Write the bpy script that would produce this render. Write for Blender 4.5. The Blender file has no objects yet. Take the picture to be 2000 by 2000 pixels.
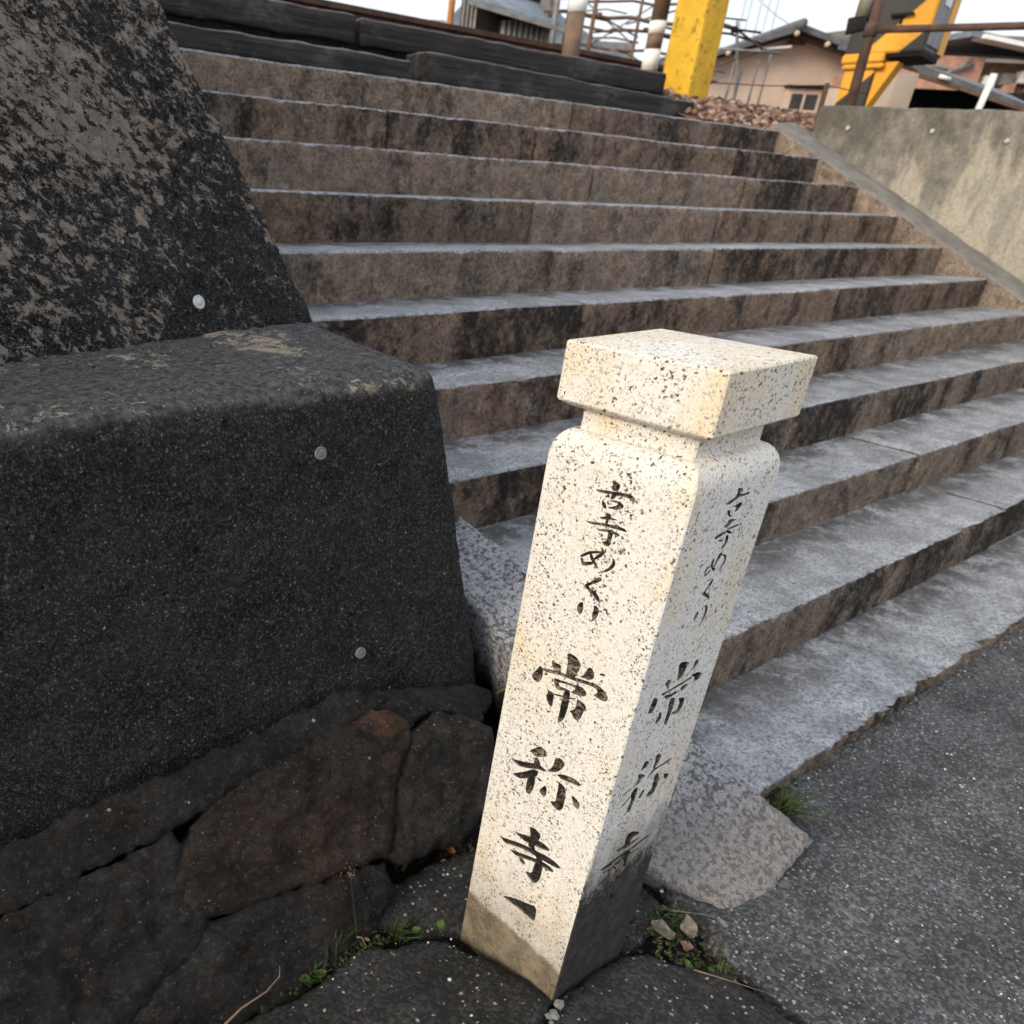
import bpy, bmesh, math, random
from math import radians, cos, sin, pi
from mathutils import Vector, Matrix, noise
from mathutils.geometry import delaunay_2d_cdt

scene = bpy.context.scene
COL = scene.collection
random.seed(7)

# ------------------------------------------------------------------ camera
# World axes: X runs along the steps (to the right), Y climbs the flight, Z up.
EYE = Vector((0.0, 0.0, 1.22))
PHI = 0.62104          # heading of the camera away from +Y
PITCH, ROLL = 0.49421, 0.04729
fw = Vector((sin(PHI) * cos(PITCH), cos(PHI) * cos(PITCH), -sin(PITCH)))
rt0 = Vector((cos(PHI), -sin(PHI), 0.0))
up0 = rt0.cross(fw)
rt = rt0 * cos(ROLL) + up0 * sin(ROLL)
up = up0 * cos(ROLL) - rt0 * sin(ROLL)
cam = bpy.data.cameras.new('camera')
cam_o = bpy.data.objects.new('camera', cam)
COL.objects.link(cam_o)
m3 = Matrix((rt, up, -fw)).transposed()
cam_o.matrix_world = Matrix.Translation(EYE) @ m3.to_4x4()
cam.sensor_width = 36.0
cam.lens = 27.438
cam.shift_x, cam.shift_y = 0.18087, 0.09008
cam.clip_start, cam.clip_end = 0.05, 2000.0
cam.dof.use_dof = True
cam.dof.focus_distance = 1.12
cam.dof.aperture_fstop = 6.3
scene.camera = cam_o

# ------------------------------------------------------------------ light
SUN_DIR = Vector((-0.89, -0.04, 0.42)).normalized()     # towards the sun
world = bpy.data.worlds.new('World')
scene.world = world
world.use_nodes = True
wn = world.node_tree
sky = wn.nodes.new('ShaderNodeTexSky')
sky.sky_type = 'NISHITA'
sky.sun_disc = False
sky.sun_elevation = math.asin(SUN_DIR.z)
sky.sun_rotation = math.atan2(SUN_DIR.x, SUN_DIR.y)
sky.air_density = 1.0
sky.dust_density = 6.0
sky.ozone_density = 1.0
bgn = wn.nodes['Background']
# thin bright cloud over the whole sky
veil = wn.nodes.new('ShaderNodeMix')
veil.data_type = 'RGBA'
veil.inputs[0].default_value = 0.8
wn.links.new(sky.outputs[0], veil.inputs[6])
veil.inputs[7].default_value = (5.5, 5.72, 6.05, 1)
wn.links.new(veil.outputs[2], bgn.inputs[0])
bgn.inputs[1].default_value = 0.12
sl = bpy.data.lights.new('sun', 'SUN')
sl.energy = 1.5
sl.angle = radians(22)
sl.color = (1.0, 0.87, 0.68)
so = bpy.data.objects.new('sun', sl)
COL.objects.link(so)
so.rotation_euler = SUN_DIR.to_track_quat('Z', 'Y').to_euler()
scene.view_settings.view_transform = 'Standard'
scene.view_settings.look = 'None'
scene.view_settings.gamma = 1.0
scene.view_settings.exposure = 0.82
scene.view_settings.use_curve_mapping = False

# ------------------------------------------------------------------ object helpers
def W(x, y, z=0.0):
    """a point given across / ahead of the camera's heading, in world axes"""
    return Vector((0.81327 * x + 0.58188 * y, -0.58188 * x + 0.81327 * y, z))

def props(o, label=None, cat=None, group=None, kind=None):
    if label: o['label'] = label
    if cat: o['category'] = cat
    if group: o['group'] = group
    if kind: o['kind'] = kind
    return o

def thing(name, loc, label, cat, group=None, kind=None):
    o = bpy.data.objects.new(name, None)
    o.empty_display_size = 0.05
    o.location = loc
    COL.objects.link(o)
    return props(o, label, cat, group, kind)

def mesh_obj(name, verts, faces, mats, parent=None, midx=None, smooth=True, origin=None, attr=None):
    """world-space vertices -> one mesh object, local to its parent's place"""
    base = Vector((0, 0, 0))
    q = parent
    while q is not None:
        base += q.location
        q = q.parent
    if origin is None:
        origin = Vector(base) if parent else Vector((0, 0, 0))
    origin = Vector(origin)
    me = bpy.data.meshes.new(name)
    me.from_pydata([tuple(Vector(v) - origin) for v in verts], [], faces)
    if not isinstance(mats, (list, tuple)): mats = [mats]
    for m in mats: me.materials.append(m)
    if midx: me.polygons.foreach_set('material_index', midx)
    me.polygons.foreach_set('use_smooth', [smooth] * len(me.polygons))
    if attr:
        a = me.attributes.new('tint', 'FLOAT', 'POINT')
        a.data.foreach_set('value', attr)
    me.validate()
    me.update()
    o = bpy.data.objects.new(name, me)
    COL.objects.link(o)
    o.location = origin - base if parent else origin
    if parent: o.parent = parent
    return o

def fix_normals(o):
    bm = bmesh.new(); bm.from_mesh(o.data)
    bmesh.ops.recalc_face_normals(bm, faces=bm.faces)
    bm.to_mesh(o.data); bm.free()
    return o

def fnoise(p, s, seed=0.0):
    return noise.noise(Vector((p[0] * s + seed, p[1] * s - seed * 1.7, p[2] * s + seed * 0.6)))

def axis_samples(L, seg, r):
    n = max(1, int(round((L - 2 * r) / seg)))
    return [0, r * 0.35] + [r + (L - 2 * r) * i / n for i in range(n + 1)] + [L - r * 0.35, L]

def rough_box(name, corners, mats, parent=None, seg=0.03, r=0.015, amps=((0.004, 25),), topmat=None, seed=0.0, smooth=True, segs=None, extra=None):
    """rounded, worn hexahedron. corners: 8 points, x fastest, then y, then z"""
    c = [Vector(p) for p in corners]
    L = ((c[1] - c[0]).length, (c[2] - c[0]).length, (c[4] - c[0]).length)
    segs = segs or (seg, seg, seg)
    rr = min(r, min(L) * 0.45)
    ax = [axis_samples(L[k], segs[k], rr) for k in range(3)]
    N = [len(a) - 1 for a in ax]
    def tri(x, y, z):
        a = c[0].lerp(c[1], x).lerp(c[2].lerp(c[3], x), y)
        b = c[4].lerp(c[5], x).lerp(c[6].lerp(c[7], x), y)
        return a.lerp(b, z)
    ex = (c[1] - c[0]).normalized(); ey = (c[2] - c[0]).normalized(); ez = (c[4] - c[0]).normalized()
    idx, V, F, MI = {}, [], [], []
    def vid(i, j, k):
        key = (i, j, k)
        if key in idx: return idx[key]
        p = (ax[0][i], ax[1][j], ax[2][k])
        q = [min(max(p[m], rr), L[m] - rr) for m in range(3)]
        dv = Vector([p[m] - q[m] for m in range(3)])
        dn = dv.normalized() if dv.length > 1e-9 else Vector((0, 0, 1))
        s = [q[m] + dn[m] * rr for m in range(3)]
        P = tri(s[0] / L[0], s[1] / L[1], s[2] / L[2])
        nw = (ex * dn.x + ey * dn.y + ez * dn.z).normalized()
        h = sum(a * fnoise(P, sc, seed + t) for t, (a, sc) in enumerate(amps))
        P = P + nw * h
        if extra: P = extra(P, nw)
        idx[key] = len(V); V.append(P)
        return idx[key]
    def quad(a, b, d, e, m):
        F.append((a, b, d, e)); MI.append(m)
    tm = 1 if topmat else 0
    for i in range(N[0]):
        for j in range(N[1]):
            quad(vid(i, j, 0), vid(i, j + 1, 0), vid(i + 1, j + 1, 0), vid(i + 1, j, 0), 0)
            quad(vid(i, j, N[2]), vid(i + 1, j, N[2]), vid(i + 1, j + 1, N[2]), vid(i, j + 1, N[2]), tm)
    for i in range(N[0]):
        for k in range(N[2]):
            mf = tm if k >= N[2] - 1 else 0
            m = 0
            quad(vid(i, 0, k), vid(i + 1, 0, k), vid(i + 1, 0, k + 1), vid(i, 0, k + 1), mf)
            quad(vid(i, N[1], k), vid(i, N[1], k + 1), vid(i + 1, N[1], k + 1), vid(i + 1, N[1], k), m)
    for j in range(N[1]):
        for k in range(N[2]):
            quad(vid(0, j, k), vid(0, j, k + 1), vid(0, j + 1, k + 1), vid(0, j + 1, k), 0)
            quad(vid(N[0], j, k), vid(N[0], j + 1, k), vid(N[0], j + 1, k + 1), vid(N[0], j, k + 1), 0)
    ms = [mats, topmat] if topmat else [mats]
    return mesh_obj(name, V, F, ms, parent, MI if topmat else None, smooth)

def box8(x0, x1, y0, y1, z0, z1):
    return [Vector((x, y, z)) for z in (z0, z1) for y in (y0, y1) for x in (x0, x1)]

def boxW(x0, x1, y0, y1, z0, z1):
    return [W(x, y, z) for z in (z0, z1) for y in (y0, y1) for x in (x0, x1)]

HEX = [(0, 2, 3, 1), (4, 5, 7, 6), (0, 1, 5, 4), (2, 6, 7, 3), (0, 4, 6, 2), (1, 3, 7, 5)]
def hexa(name, c8, mat, parent=None, bevel=0.0):
    o = mesh_obj(name, c8, HEX, mat, parent, smooth=False)
    if bevel:
        bm = bmesh.new(); bm.from_mesh(o.data)
        bmesh.ops.bevel(bm, geom=list(bm.edges), offset=bevel, segments=2, affect='EDGES', profile=0.6)
        bmesh.ops.recalc_face_normals(bm, faces=bm.faces)
        bm.to_mesh(o.data); bm.free()
    else: fix_normals(o)
    return o

def prism(name, pts, ext, mat, parent=None):
    """polygon of 3-D points pushed along ext"""
    n = len(pts); ext = Vector(ext)
    V = [Vector(p) for p in pts] + [Vector(p) + ext for p in pts]
    F = [tuple(range(n)), tuple(range(2 * n - 1, n - 1, -1))] + [(i, (i + 1) % n, n + (i + 1) % n, n + i) for i in range(n)]
    return fix_normals(mesh_obj(name, V, F, mat, parent, smooth=False))

def tube_data(path, rad, sides=8, r2=None):
    V, F = [], []
    path = [Vector(p) for p in path]
    n = len(path)
    for i, p in enumerate(path):
        d = (path[min(i + 1, n - 1)] - path[max(i - 1, 0)]).normalized()
        a = d.cross(Vector((0, 0, 1)))
        if a.length < 1e-3: a = d.cross(Vector((1, 0, 0)))
        a.normalize(); b = d.cross(a)
        rr = rad if r2 is None else rad + (r2 - rad) * i / (n - 1)
        for k in range(sides):
            t = 2 * pi * k / sides
            V.append(p + (a * cos(t) + b * sin(t)) * rr)
    for i in range(n - 1):
        for k in range(sides):
            k2 = (k + 1) % sides
            F.append((i * sides + k, i * sides + k2, (i + 1) * sides + k2, (i + 1) * sides + k))
    F.append(tuple(range(sides - 1, -1, -1))); F.append(tuple(range((n - 1) * sides, n * sides)))
    return V, F

def tube(name, path, rad, mat, parent=None, sides=8, r2=None):
    V, F = tube_data(path, rad, sides, r2)
    return fix_normals(mesh_obj(name, V, F, mat, parent))

def in_poly(x, y, P):
    c = False; j = len(P) - 1
    for i in range(len(P)):
        if (P[i][1] > y) != (P[j][1] > y) and x < (P[j][0] - P[i][0]) * (y - P[i][1]) / (P[j][1] - P[i][1]) + P[i][0]: c = not c
        j = i
    return c

def edge_dist(x, y, P):
    best = 9.0; j = len(P) - 1
    for i in range(len(P)):
        ax_, ay = P[j]; dx, dy = P[i][0] - ax_, P[i][1] - ay
        t = max(0, min(1, ((x - ax_) * dx + (y - ay) * dy) / (dx * dx + dy * dy + 1e-12)))
        d = math.hypot(x - ax_ - dx * t, y - ay - dy * t)
        if d < best: best = d
        j = i
    return best

def stone(name, pts, mat, parent=None, dome=0.03, fall=0.04, deep=0.12, h=0.012, amps=((0.006, 18), (0.012, 6)), jag=0.006, seed=1.0, toward=None, grow=1.0, facet=0.0):
    """worn stone: outline of 3-D points, rounded face, real depth behind it"""
    P3 = [Vector(p) for p in pts]
    cen = sum(P3, Vector()) / len(P3)
    P3 = [cen + (p - cen) * grow for p in P3]
    nrm = Vector((0, 0, 0))
    for i in range(len(P3)):
        nrm += (P3[i] - cen).cross(P3[(i + 1) % len(P3)] - cen)
    nrm.normalize()
    tw = toward or (EYE - cen)
    if nrm.dot(tw) < 0: nrm = -nrm
    e1 = (P3[1] - P3[0]); e1 = (e1 - nrm * e1.dot(nrm)).normalized(); e2 = nrm.cross(e1)
    out, zo = [], []
    for i in range(len(P3)):
        A, B = P3[i] - cen, P3[(i + 1) % len(P3)] - cen
        k = max(1, int((B - A).length / h))
        for t in range(k):
            p = A.lerp(B, t / k)
            q = p + cen
            x = p.dot(e1) + jag * fnoise(q, 45, seed); y = p.dot(e2) + jag * fnoise(q, 45, seed + 9)
            out.append((x, y)); zo.append(p.dot(nrm))
    xs = [p[0] for p in out]; ys = [p[1] for p in out]
    pin = []
    x = min(xs)
    while x < max(xs):
        y = min(ys)
        while y < max(ys):
            px = x + (random.random() - .5) * h * .6; py = y + (random.random() - .5) * h * .6
            if in_poly(px, py, out) and edge_dist(px, py, out) > h * .45: pin.append((px, py))
            y += h
        x += h
    n = len(out)
    vs, es, fs, ov, oe, of = delaunay_2d_cdt([Vector(p) for p in out + pin], [], [list(range(n))], 1, 1e-6)
    V = []
    hull = [Vector((a, b)) for a, b in out]
    for v in vs:
        d = edge_dist(v.x, v.y, out)
        t = min(d / fall, 1.0)
        # plane offset is blended from the outline's own out-of-plane offsets
        ws = zs = 0.0
        for (a, b), zz in zip(out[::3], zo[::3]):
            w_ = 1.0 / ((a - v.x) ** 2 + (b - v.y) ** 2 + 1e-5); ws += w_; zs += w_ * zz
        hgt = zs / ws + dome * (math.sqrt(max(0, 1 - (1 - t) ** 2)))
        P = cen + e1 * v.x + e2 * v.y + nrm * hgt
        k = 0.25 + 0.75 * t
        P += nrm * k * sum(a * fnoise(P, sc, seed + q * 3) for q, (a, sc) in enumerate(amps))
        if facet:
            d_, q_ = noise.voronoi(Vector((P.x * 9 + seed, P.y * 9, P.z * 16)))
            P += nrm * k * facet * (min(d_[1] - d_[0], .45) - .2)
            d_, q_ = noise.voronoi(Vector((P.x * 26, P.y * 26 + seed, P.z * 40)))
            P += nrm * k * facet * .35 * (min(d_[1] - d_[0], .5) - .2)
        V.append(P)
    F = [tuple(f) for f in fs]
    cnt = {}
    for f in F:
        for i in range(len(f)):
            e = (f[i], f[(i + 1) % len(f)]); cnt[tuple(sorted(e))] = cnt.get(tuple(sorted(e)), []) + [e]
    back = {}
    for key, l in cnt.items():
        if len(l) == 1:
            a, b = l[0]
            for q in (a, b):
                if q not in back:
                    back[q] = len(V); V.append(V[q] - nrm * deep + (cen - V[q]) * 0.06)
            F.append((b, a, back[a], back[b]))
    bc = len(V); V.append(cen - nrm * deep)
    for key, l in cnt.items():
        if len(l) == 1:
            a, b = l[0]; F.append((back[b], back[a], bc))
    return fix_normals(mesh_obj(name, V, F, mat, parent))

# ------------------------------------------------------------------ materials
class NT:
    def __init__(s, name, rough=0.85, spec=0.3):
        s.m = bpy.data.materials.new(name); s.m.use_nodes = True
        s.t = s.m.node_tree; s.b = s.t.nodes['Principled BSDF']
        s.b.inputs['Roughness'].default_value = rough
        s.b.inputs['Specular IOR Level'].default_value = spec
        s.pos = s.t.nodes.new('ShaderNodeNewGeometry').outputs['Position']
    def n(s, t, **k):
        nd = s.t.nodes.new(t)
        for a, v in k.items(): setattr(nd, a, v)
        return nd
    def put(s, sock, v):
        if hasattr(v, 'links'): s.t.links.new(v, sock)
        elif v is not None:
            if isinstance(v, tuple) and len(v) == 3 and sock.type == 'RGBA': v = (*v, 1)
            sock.default_value = v
    def sc(s, x, y, z, vec=None):
        nd = s.n('ShaderNodeVectorMath', operation='MULTIPLY')
        s.put(nd.inputs[0], vec or s.pos); nd.inputs[1].default_value = (x, y, z)
        return nd.outputs[0]
    def rot(s, rz, vec=None, rx=0, ry=0):
        nd = s.n('ShaderNodeMapping'); s.put(nd.inputs[0], vec or s.pos)
        nd.inputs['Rotation'].default_value = (rx, ry, rz)
        return nd.outputs[0]
    def noise(s, scale, detail=4, rough=.55, vec=None, dist=0.0, col=False):
        nd = s.n('ShaderNodeTexNoise')
        s.put(nd.inputs['Vector'], vec or s.pos)
        nd.inputs['Scale'].default_value = scale; nd.inputs['Detail'].default_value = detail
        nd.inputs['Roughness'].default_value = rough; nd.inputs['Distortion'].default_value = dist
        return nd.outputs['Color' if col else 'Fac']
    def vor(s, scale, vec=None, feature='F1', out='Distance', rand=1.0):
        nd = s.n('ShaderNodeTexVoronoi', feature=feature)
        s.put(nd.inputs['Vector'], vec or s.pos); nd.inputs['Scale'].default_value = scale
        nd.inputs['Randomness'].default_value = rand
        return nd.outputs[out]
    def math(s, op, a, b=None, clamp=False):
        nd = s.n('ShaderNodeMath', operation=op, use_clamp=clamp)
        s.put(nd.inputs[0], a)
        if b is not None: s.put(nd.inputs[1], b)
        return nd.outputs[0]
    def step(s, v, lo, hi, smooth=True):
        nd = s.n('ShaderNodeMapRange', interpolation_type='SMOOTHSTEP' if smooth else 'LINEAR')
        s.put(nd.inputs[0], v); nd.inputs[1].default_value = lo; nd.inputs[2].default_value = hi
        return nd.outputs[0]
    def mix(s, f, a, b, mode='MIX'):
        nd = s.n('ShaderNodeMix', data_type='RGBA', blend_type=mode)
        s.put(nd.inputs[0], f); s.put(nd.inputs[6], a); s.put(nd.inputs[7], b)
        return nd.outputs[2]
    def sep(s, v, k):
        nd = s.n('ShaderNodeSeparateXYZ'); s.put(nd.inputs[0], v); return nd.outputs[k]
    def warp(s, scale, amt, vec=None):
        nz = s.noise(scale, 2, .5, vec, col=True)
        a = s.n('ShaderNodeVectorMath', operation='SUBTRACT'); s.put(a.inputs[0], nz); a.inputs[1].default_value = (.5, .5, .5)
        b = s.n('ShaderNodeVectorMath', operation='SCALE'); s.put(b.inputs[0], a.outputs[0]); b.inputs['Scale'].default_value = amt
        c = s.n('ShaderNodeVectorMath', operation='ADD'); s.put(c.inputs[0], vec or s.pos); s.put(c.inputs[1], b.outputs[0])
        return c.outputs[0]
    def rnd(s):
        return s.n('ShaderNodeObjectInfo').outputs['Random']
    def bump(s, h, strength, dist, prev=None):
        nd = s.n('ShaderNodeBump'); s.put(nd.inputs['Height'], h)
        nd.inputs['Strength'].default_value = strength; nd.inputs['Distance'].default_value = dist
        if prev is not None: s.put(nd.inputs['Normal'], prev)
        return nd.outputs[0]
    def done(s, col, normal=None, rough=None):
        s.put(s.b.inputs['Base Color'], col)
        if normal is not None: s.put(s.b.inputs['Normal'], normal)
        if rough is not None: s.put(s.b.inputs['Roughness'], rough)
        return s.m

def flecks(g, scale, share, size, vec, soft=.12):
    """sparse dark mineral grains: a share of the cells, each an irregular fleck"""
    d = g.vor(scale, vec)
    c = g.sep(g.vor(scale, vec, out='Color'), 0)
    on = g.math('LESS_THAN', c, share)
    sz = g.math('MULTIPLY', c, size / max(share, .01) * .5)
    lim = g.math('ADD', sz, size * .5)
    inside = g.math('MULTIPLY', g.math('SUBTRACT', lim, d), 1 / soft, True)
    return g.math('MULTIPLY', on, inside)

def mat_pillar():
    g = NT('pale_granite', .6, .4)
    w_ = g.warp(300, .008)
    w2 = g.warp(240, .006)
    zc = g.sep(g.pos, 2)
    stain = g.step(g.math('ADD', g.noise(7, 4, .65, g.sc(1, 1, .6)), g.math('MULTIPLY', g.step(zc, .90, 1.0), .10)), .44, .72)
    base = g.mix(g.math('MULTIPLY', stain, .8), (.755, .74, .71), (.75, .61, .42))
    gry = g.step(g.noise(11, 2, .5), .5, .75)
    base = g.mix(g.math('MULTIPLY', gry, .5), base, (.70, .69, .66))
    q = g.step(g.noise(150, 3, .65), .50, .60)
    base = g.mix(g.math('MULTIPLY', q, .28), base, (.56, .53, .48))
    fs = g.step(g.noise(190, 3, .65), .56, .64)
    base = g.mix(g.math('MULTIPLY', fs, .5), base, (.84, .80, .72))
    cl = g.step(g.noise(30, 4, .7), .38, .60)
    many = g.math('ADD', .40, g.math('MULTIPLY', cl, .6))
    f1 = g.math('MULTIPLY', flecks(g, 205, .55, .50, w_, .09), many)
    f2 = g.math('MULTIPLY', flecks(g, 340, .62, .52, w2, .14), g.math('ADD', .55, g.math('MULTIPLY', cl, .45)))
    f3 = flecks(g, 110, .17, .30, g.warp(190, .012), .06)
    lg = g.step(g.noise(120, 3, .7, w_), .60, .66)
    base = g.mix(g.math('MULTIPLY', lg, .28), base, (.30, .295, .29))
    col = g.mix(g.math('MULTIPLY', f2, .65), base, (.10, .10, .105))
    col = g.mix(g.math('MAXIMUM', f1, f3), col, (.028, .029, .034))
    # darker towards the ground, near black and higher on the right-hand face
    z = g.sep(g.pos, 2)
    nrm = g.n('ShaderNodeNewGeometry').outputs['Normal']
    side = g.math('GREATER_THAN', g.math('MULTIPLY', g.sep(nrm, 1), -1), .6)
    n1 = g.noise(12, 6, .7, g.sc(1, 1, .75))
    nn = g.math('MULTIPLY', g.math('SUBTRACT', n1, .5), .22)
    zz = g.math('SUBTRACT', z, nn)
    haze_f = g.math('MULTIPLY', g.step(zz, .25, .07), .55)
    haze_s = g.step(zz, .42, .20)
    lowtone = g.mix(side, haze_f, haze_s)
    wear = g.step(g.noise(85, 5, .8), .34, .62)  # fine noise that breaks up the darker tone
    lowtone = g.math('MULTIPLY', lowtone, g.math('ADD', g.math('ADD', .72, g.math('MULTIPLY', side, .24)), g.math('MULTIPLY', wear, .45)), True)
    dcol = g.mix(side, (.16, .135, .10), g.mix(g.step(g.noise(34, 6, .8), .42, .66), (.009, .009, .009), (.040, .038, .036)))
    col = g.mix(g.math('MINIMUM', lowtone, .985), col, dcol)
    # tide mark of dried mud round the foot
    foot = g.math('MULTIPLY', g.step(g.math('ADD', z, g.math('MULTIPLY', n1, .05)), .132, .118), g.math('SUBTRACT', 1.0, side))
    fcol = g.mix(g.step(g.noise(26, 6, .75), .36, .66), (.075, .056, .033), (.21, .165, .10))
    fcol = g.mix(g.math('MULTIPLY', g.math('MAXIMUM', f1, f3), .6), fcol, (.03, .026, .02))
    col = g.mix(g.math('MULTIPLY', foot, .88), col, fcol)
    nb = g.bump(g.noise(260, 4, .7), .3, .003, g.bump(g.math('MAXIMUM', f1, f3), -.25, .002))
    return g.done(col, nb, g.math('ADD', .5, g.math('MULTIPLY', lowtone, .4)))

def mat_ink():
    g = NT('carved_black_paint', .75, .25)
    w_ = g.noise(120, 6, .8, g.sc(1, 1, 1.9, g.warp(60, .01)))
    t = g.step(w_, .47, .58)
    low = g.step(g.sep(g.pos, 2), .28, .50)
    big = g.step(g.noise(22, 3, .6), .36, .60)
    f = g.math('MULTIPLY', t, g.math('ADD', .12, g.math('MULTIPLY', g.math('MULTIPLY', low, big), .85)))
    dp = g.n('ShaderNodeAttribute', attribute_name='tint').outputs['Fac']
    lip = g.math('MULTIPLY', g.step(dp, .62, .30), g.step(g.noise(60, 4, .7), .40, .62))
    f = g.math('MAXIMUM', f, g.math('MULTIPLY', lip, .75))
    col = g.mix(f, (.016, .0155, .0155), (.42, .36, .285))
    return g.done(col, g.bump(w_, .9, .006))

def mat_tread():
    g = NT('worn_tread_granite', .5, .55)
    r = g.rnd()
    a = g.noise(5.5, 6, .7, g.warp(6, .12))
    col = g.mix(g.step(a, .34, .66), (.26, .275, .305), (.50, .525, .57))
    b = g.step(g.noise(11, 5, .75), .60, .76)
    col = g.mix(g.math('MULTIPLY', b, .45), col, (.36, .295, .245))
    f = g.step(g.noise(62, 5, .8, g.warp(60, .014)), .50, .60)
    col = g.mix(g.math('MULTIPLY', f, .62), col, (.085, .09, .10))
    fine = g.noise(130, 5, .85)
    col = g.mix(g.step(fine, .40, .54), g.mix(.72, col, (.035, .036, .042)), col)
    col = g.mix(g.math('MULTIPLY', g.step(fine, .58, .70), .4), col, (.58, .59, .61))
    # dark blotches, denser towards the back of each tread
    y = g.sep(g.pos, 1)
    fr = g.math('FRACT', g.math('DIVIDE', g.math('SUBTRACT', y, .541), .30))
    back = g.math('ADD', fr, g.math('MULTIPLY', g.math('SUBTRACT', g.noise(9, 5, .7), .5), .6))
    blotch = g.step(g.noise(7, 7, .8, g.warp(18, .05)), .42, .56)
    col = g.mix(g.math('MULTIPLY', g.math('MULTIPLY', g.step(back, .42, .80), blotch), .85), col, (.058, .056, .056))
    nick = g.step(g.noise(58, 5, .85), .60, .68)
    col = g.mix(g.math('MULTIPLY', nick, .8), col, (.045, .043, .042))
    col = g.mix(g.math('MULTIPLY', g.step(g.noise(3.2, 5, .7), .52, .70), .32), col, (.09, .092, .10))
    col = g.mix(.3, col, g.mix(r, (.65, .65, .65), (1.2, 1.2, 1.22)), 'MULTIPLY')
    nb = g.bump(g.noise(38, 6, .75), .55, .012, g.bump(fine, .6, .005))
    return g.done(col, nb, g.math('ADD', .24, g.math('MULTIPLY', g.step(g.noise(26, 5, .7), .3, .7), .45)))

def mat_riser(name='grimy_riser_granite', lite=(.46, .335, .25), dark=(.034, .030, .027), lo=.415, hi=.55):
    g = NT(name, .9, .2)
    r = g.rnd()
    wv = g.warp(14, .05)
    s1 = g.noise(3.0, 3, .6, g.sc(1, 1, .14, wv))
    s2 = g.noise(11, 5, .75, g.sc(1, 1, .7, wv))
    s3 = g.noise(44, 5, .8, g.warp(40, .02))
    k = g.math('ADD', g.math('MULTIPLY', s1, .36), g.math('MULTIPLY', s2, .36))
    k = g.math('ADD', k, g.math('MULTIPLY', s3, .28))
    k = g.math('ADD', k, g.math('MULTIPLY', g.math('SUBTRACT', r, .5), .05))
    grime = g.step(k, lo, hi)
    base = g.mix(g.step(g.noise(18, 5, .7), .35, .68), (lite[0] * .55, lite[1] * .53, lite[2] * .53), lite)
    base = g.mix(g.math('MULTIPLY', g.step(g.noise(7, 3, .6), .52, .7), .5), base, (.30, .28, .265))
    base = g.mix(g.math('MULTIPLY', g.step(g.noise(30, 4, .75), .55, .68), .45), base, (.38, .265, .21))
    col = g.mix(grime, dark, base)
    sp = g.noise(95, 5, .8)
    col = g.mix(g.step(sp, .36, .54), g.mix(.7, col, (.014, .013, .012)), col)
    col = g.mix(g.math('MULTIPLY', g.step(g.noise(70, 4, .75), .60, .70), .5), col, (.40, .335, .285))
    nb = g.bump(g.noise(46, 7, .8), 1.0, .022, g.bump(sp, .8, .008))
    return g.done(col, nb)

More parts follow.
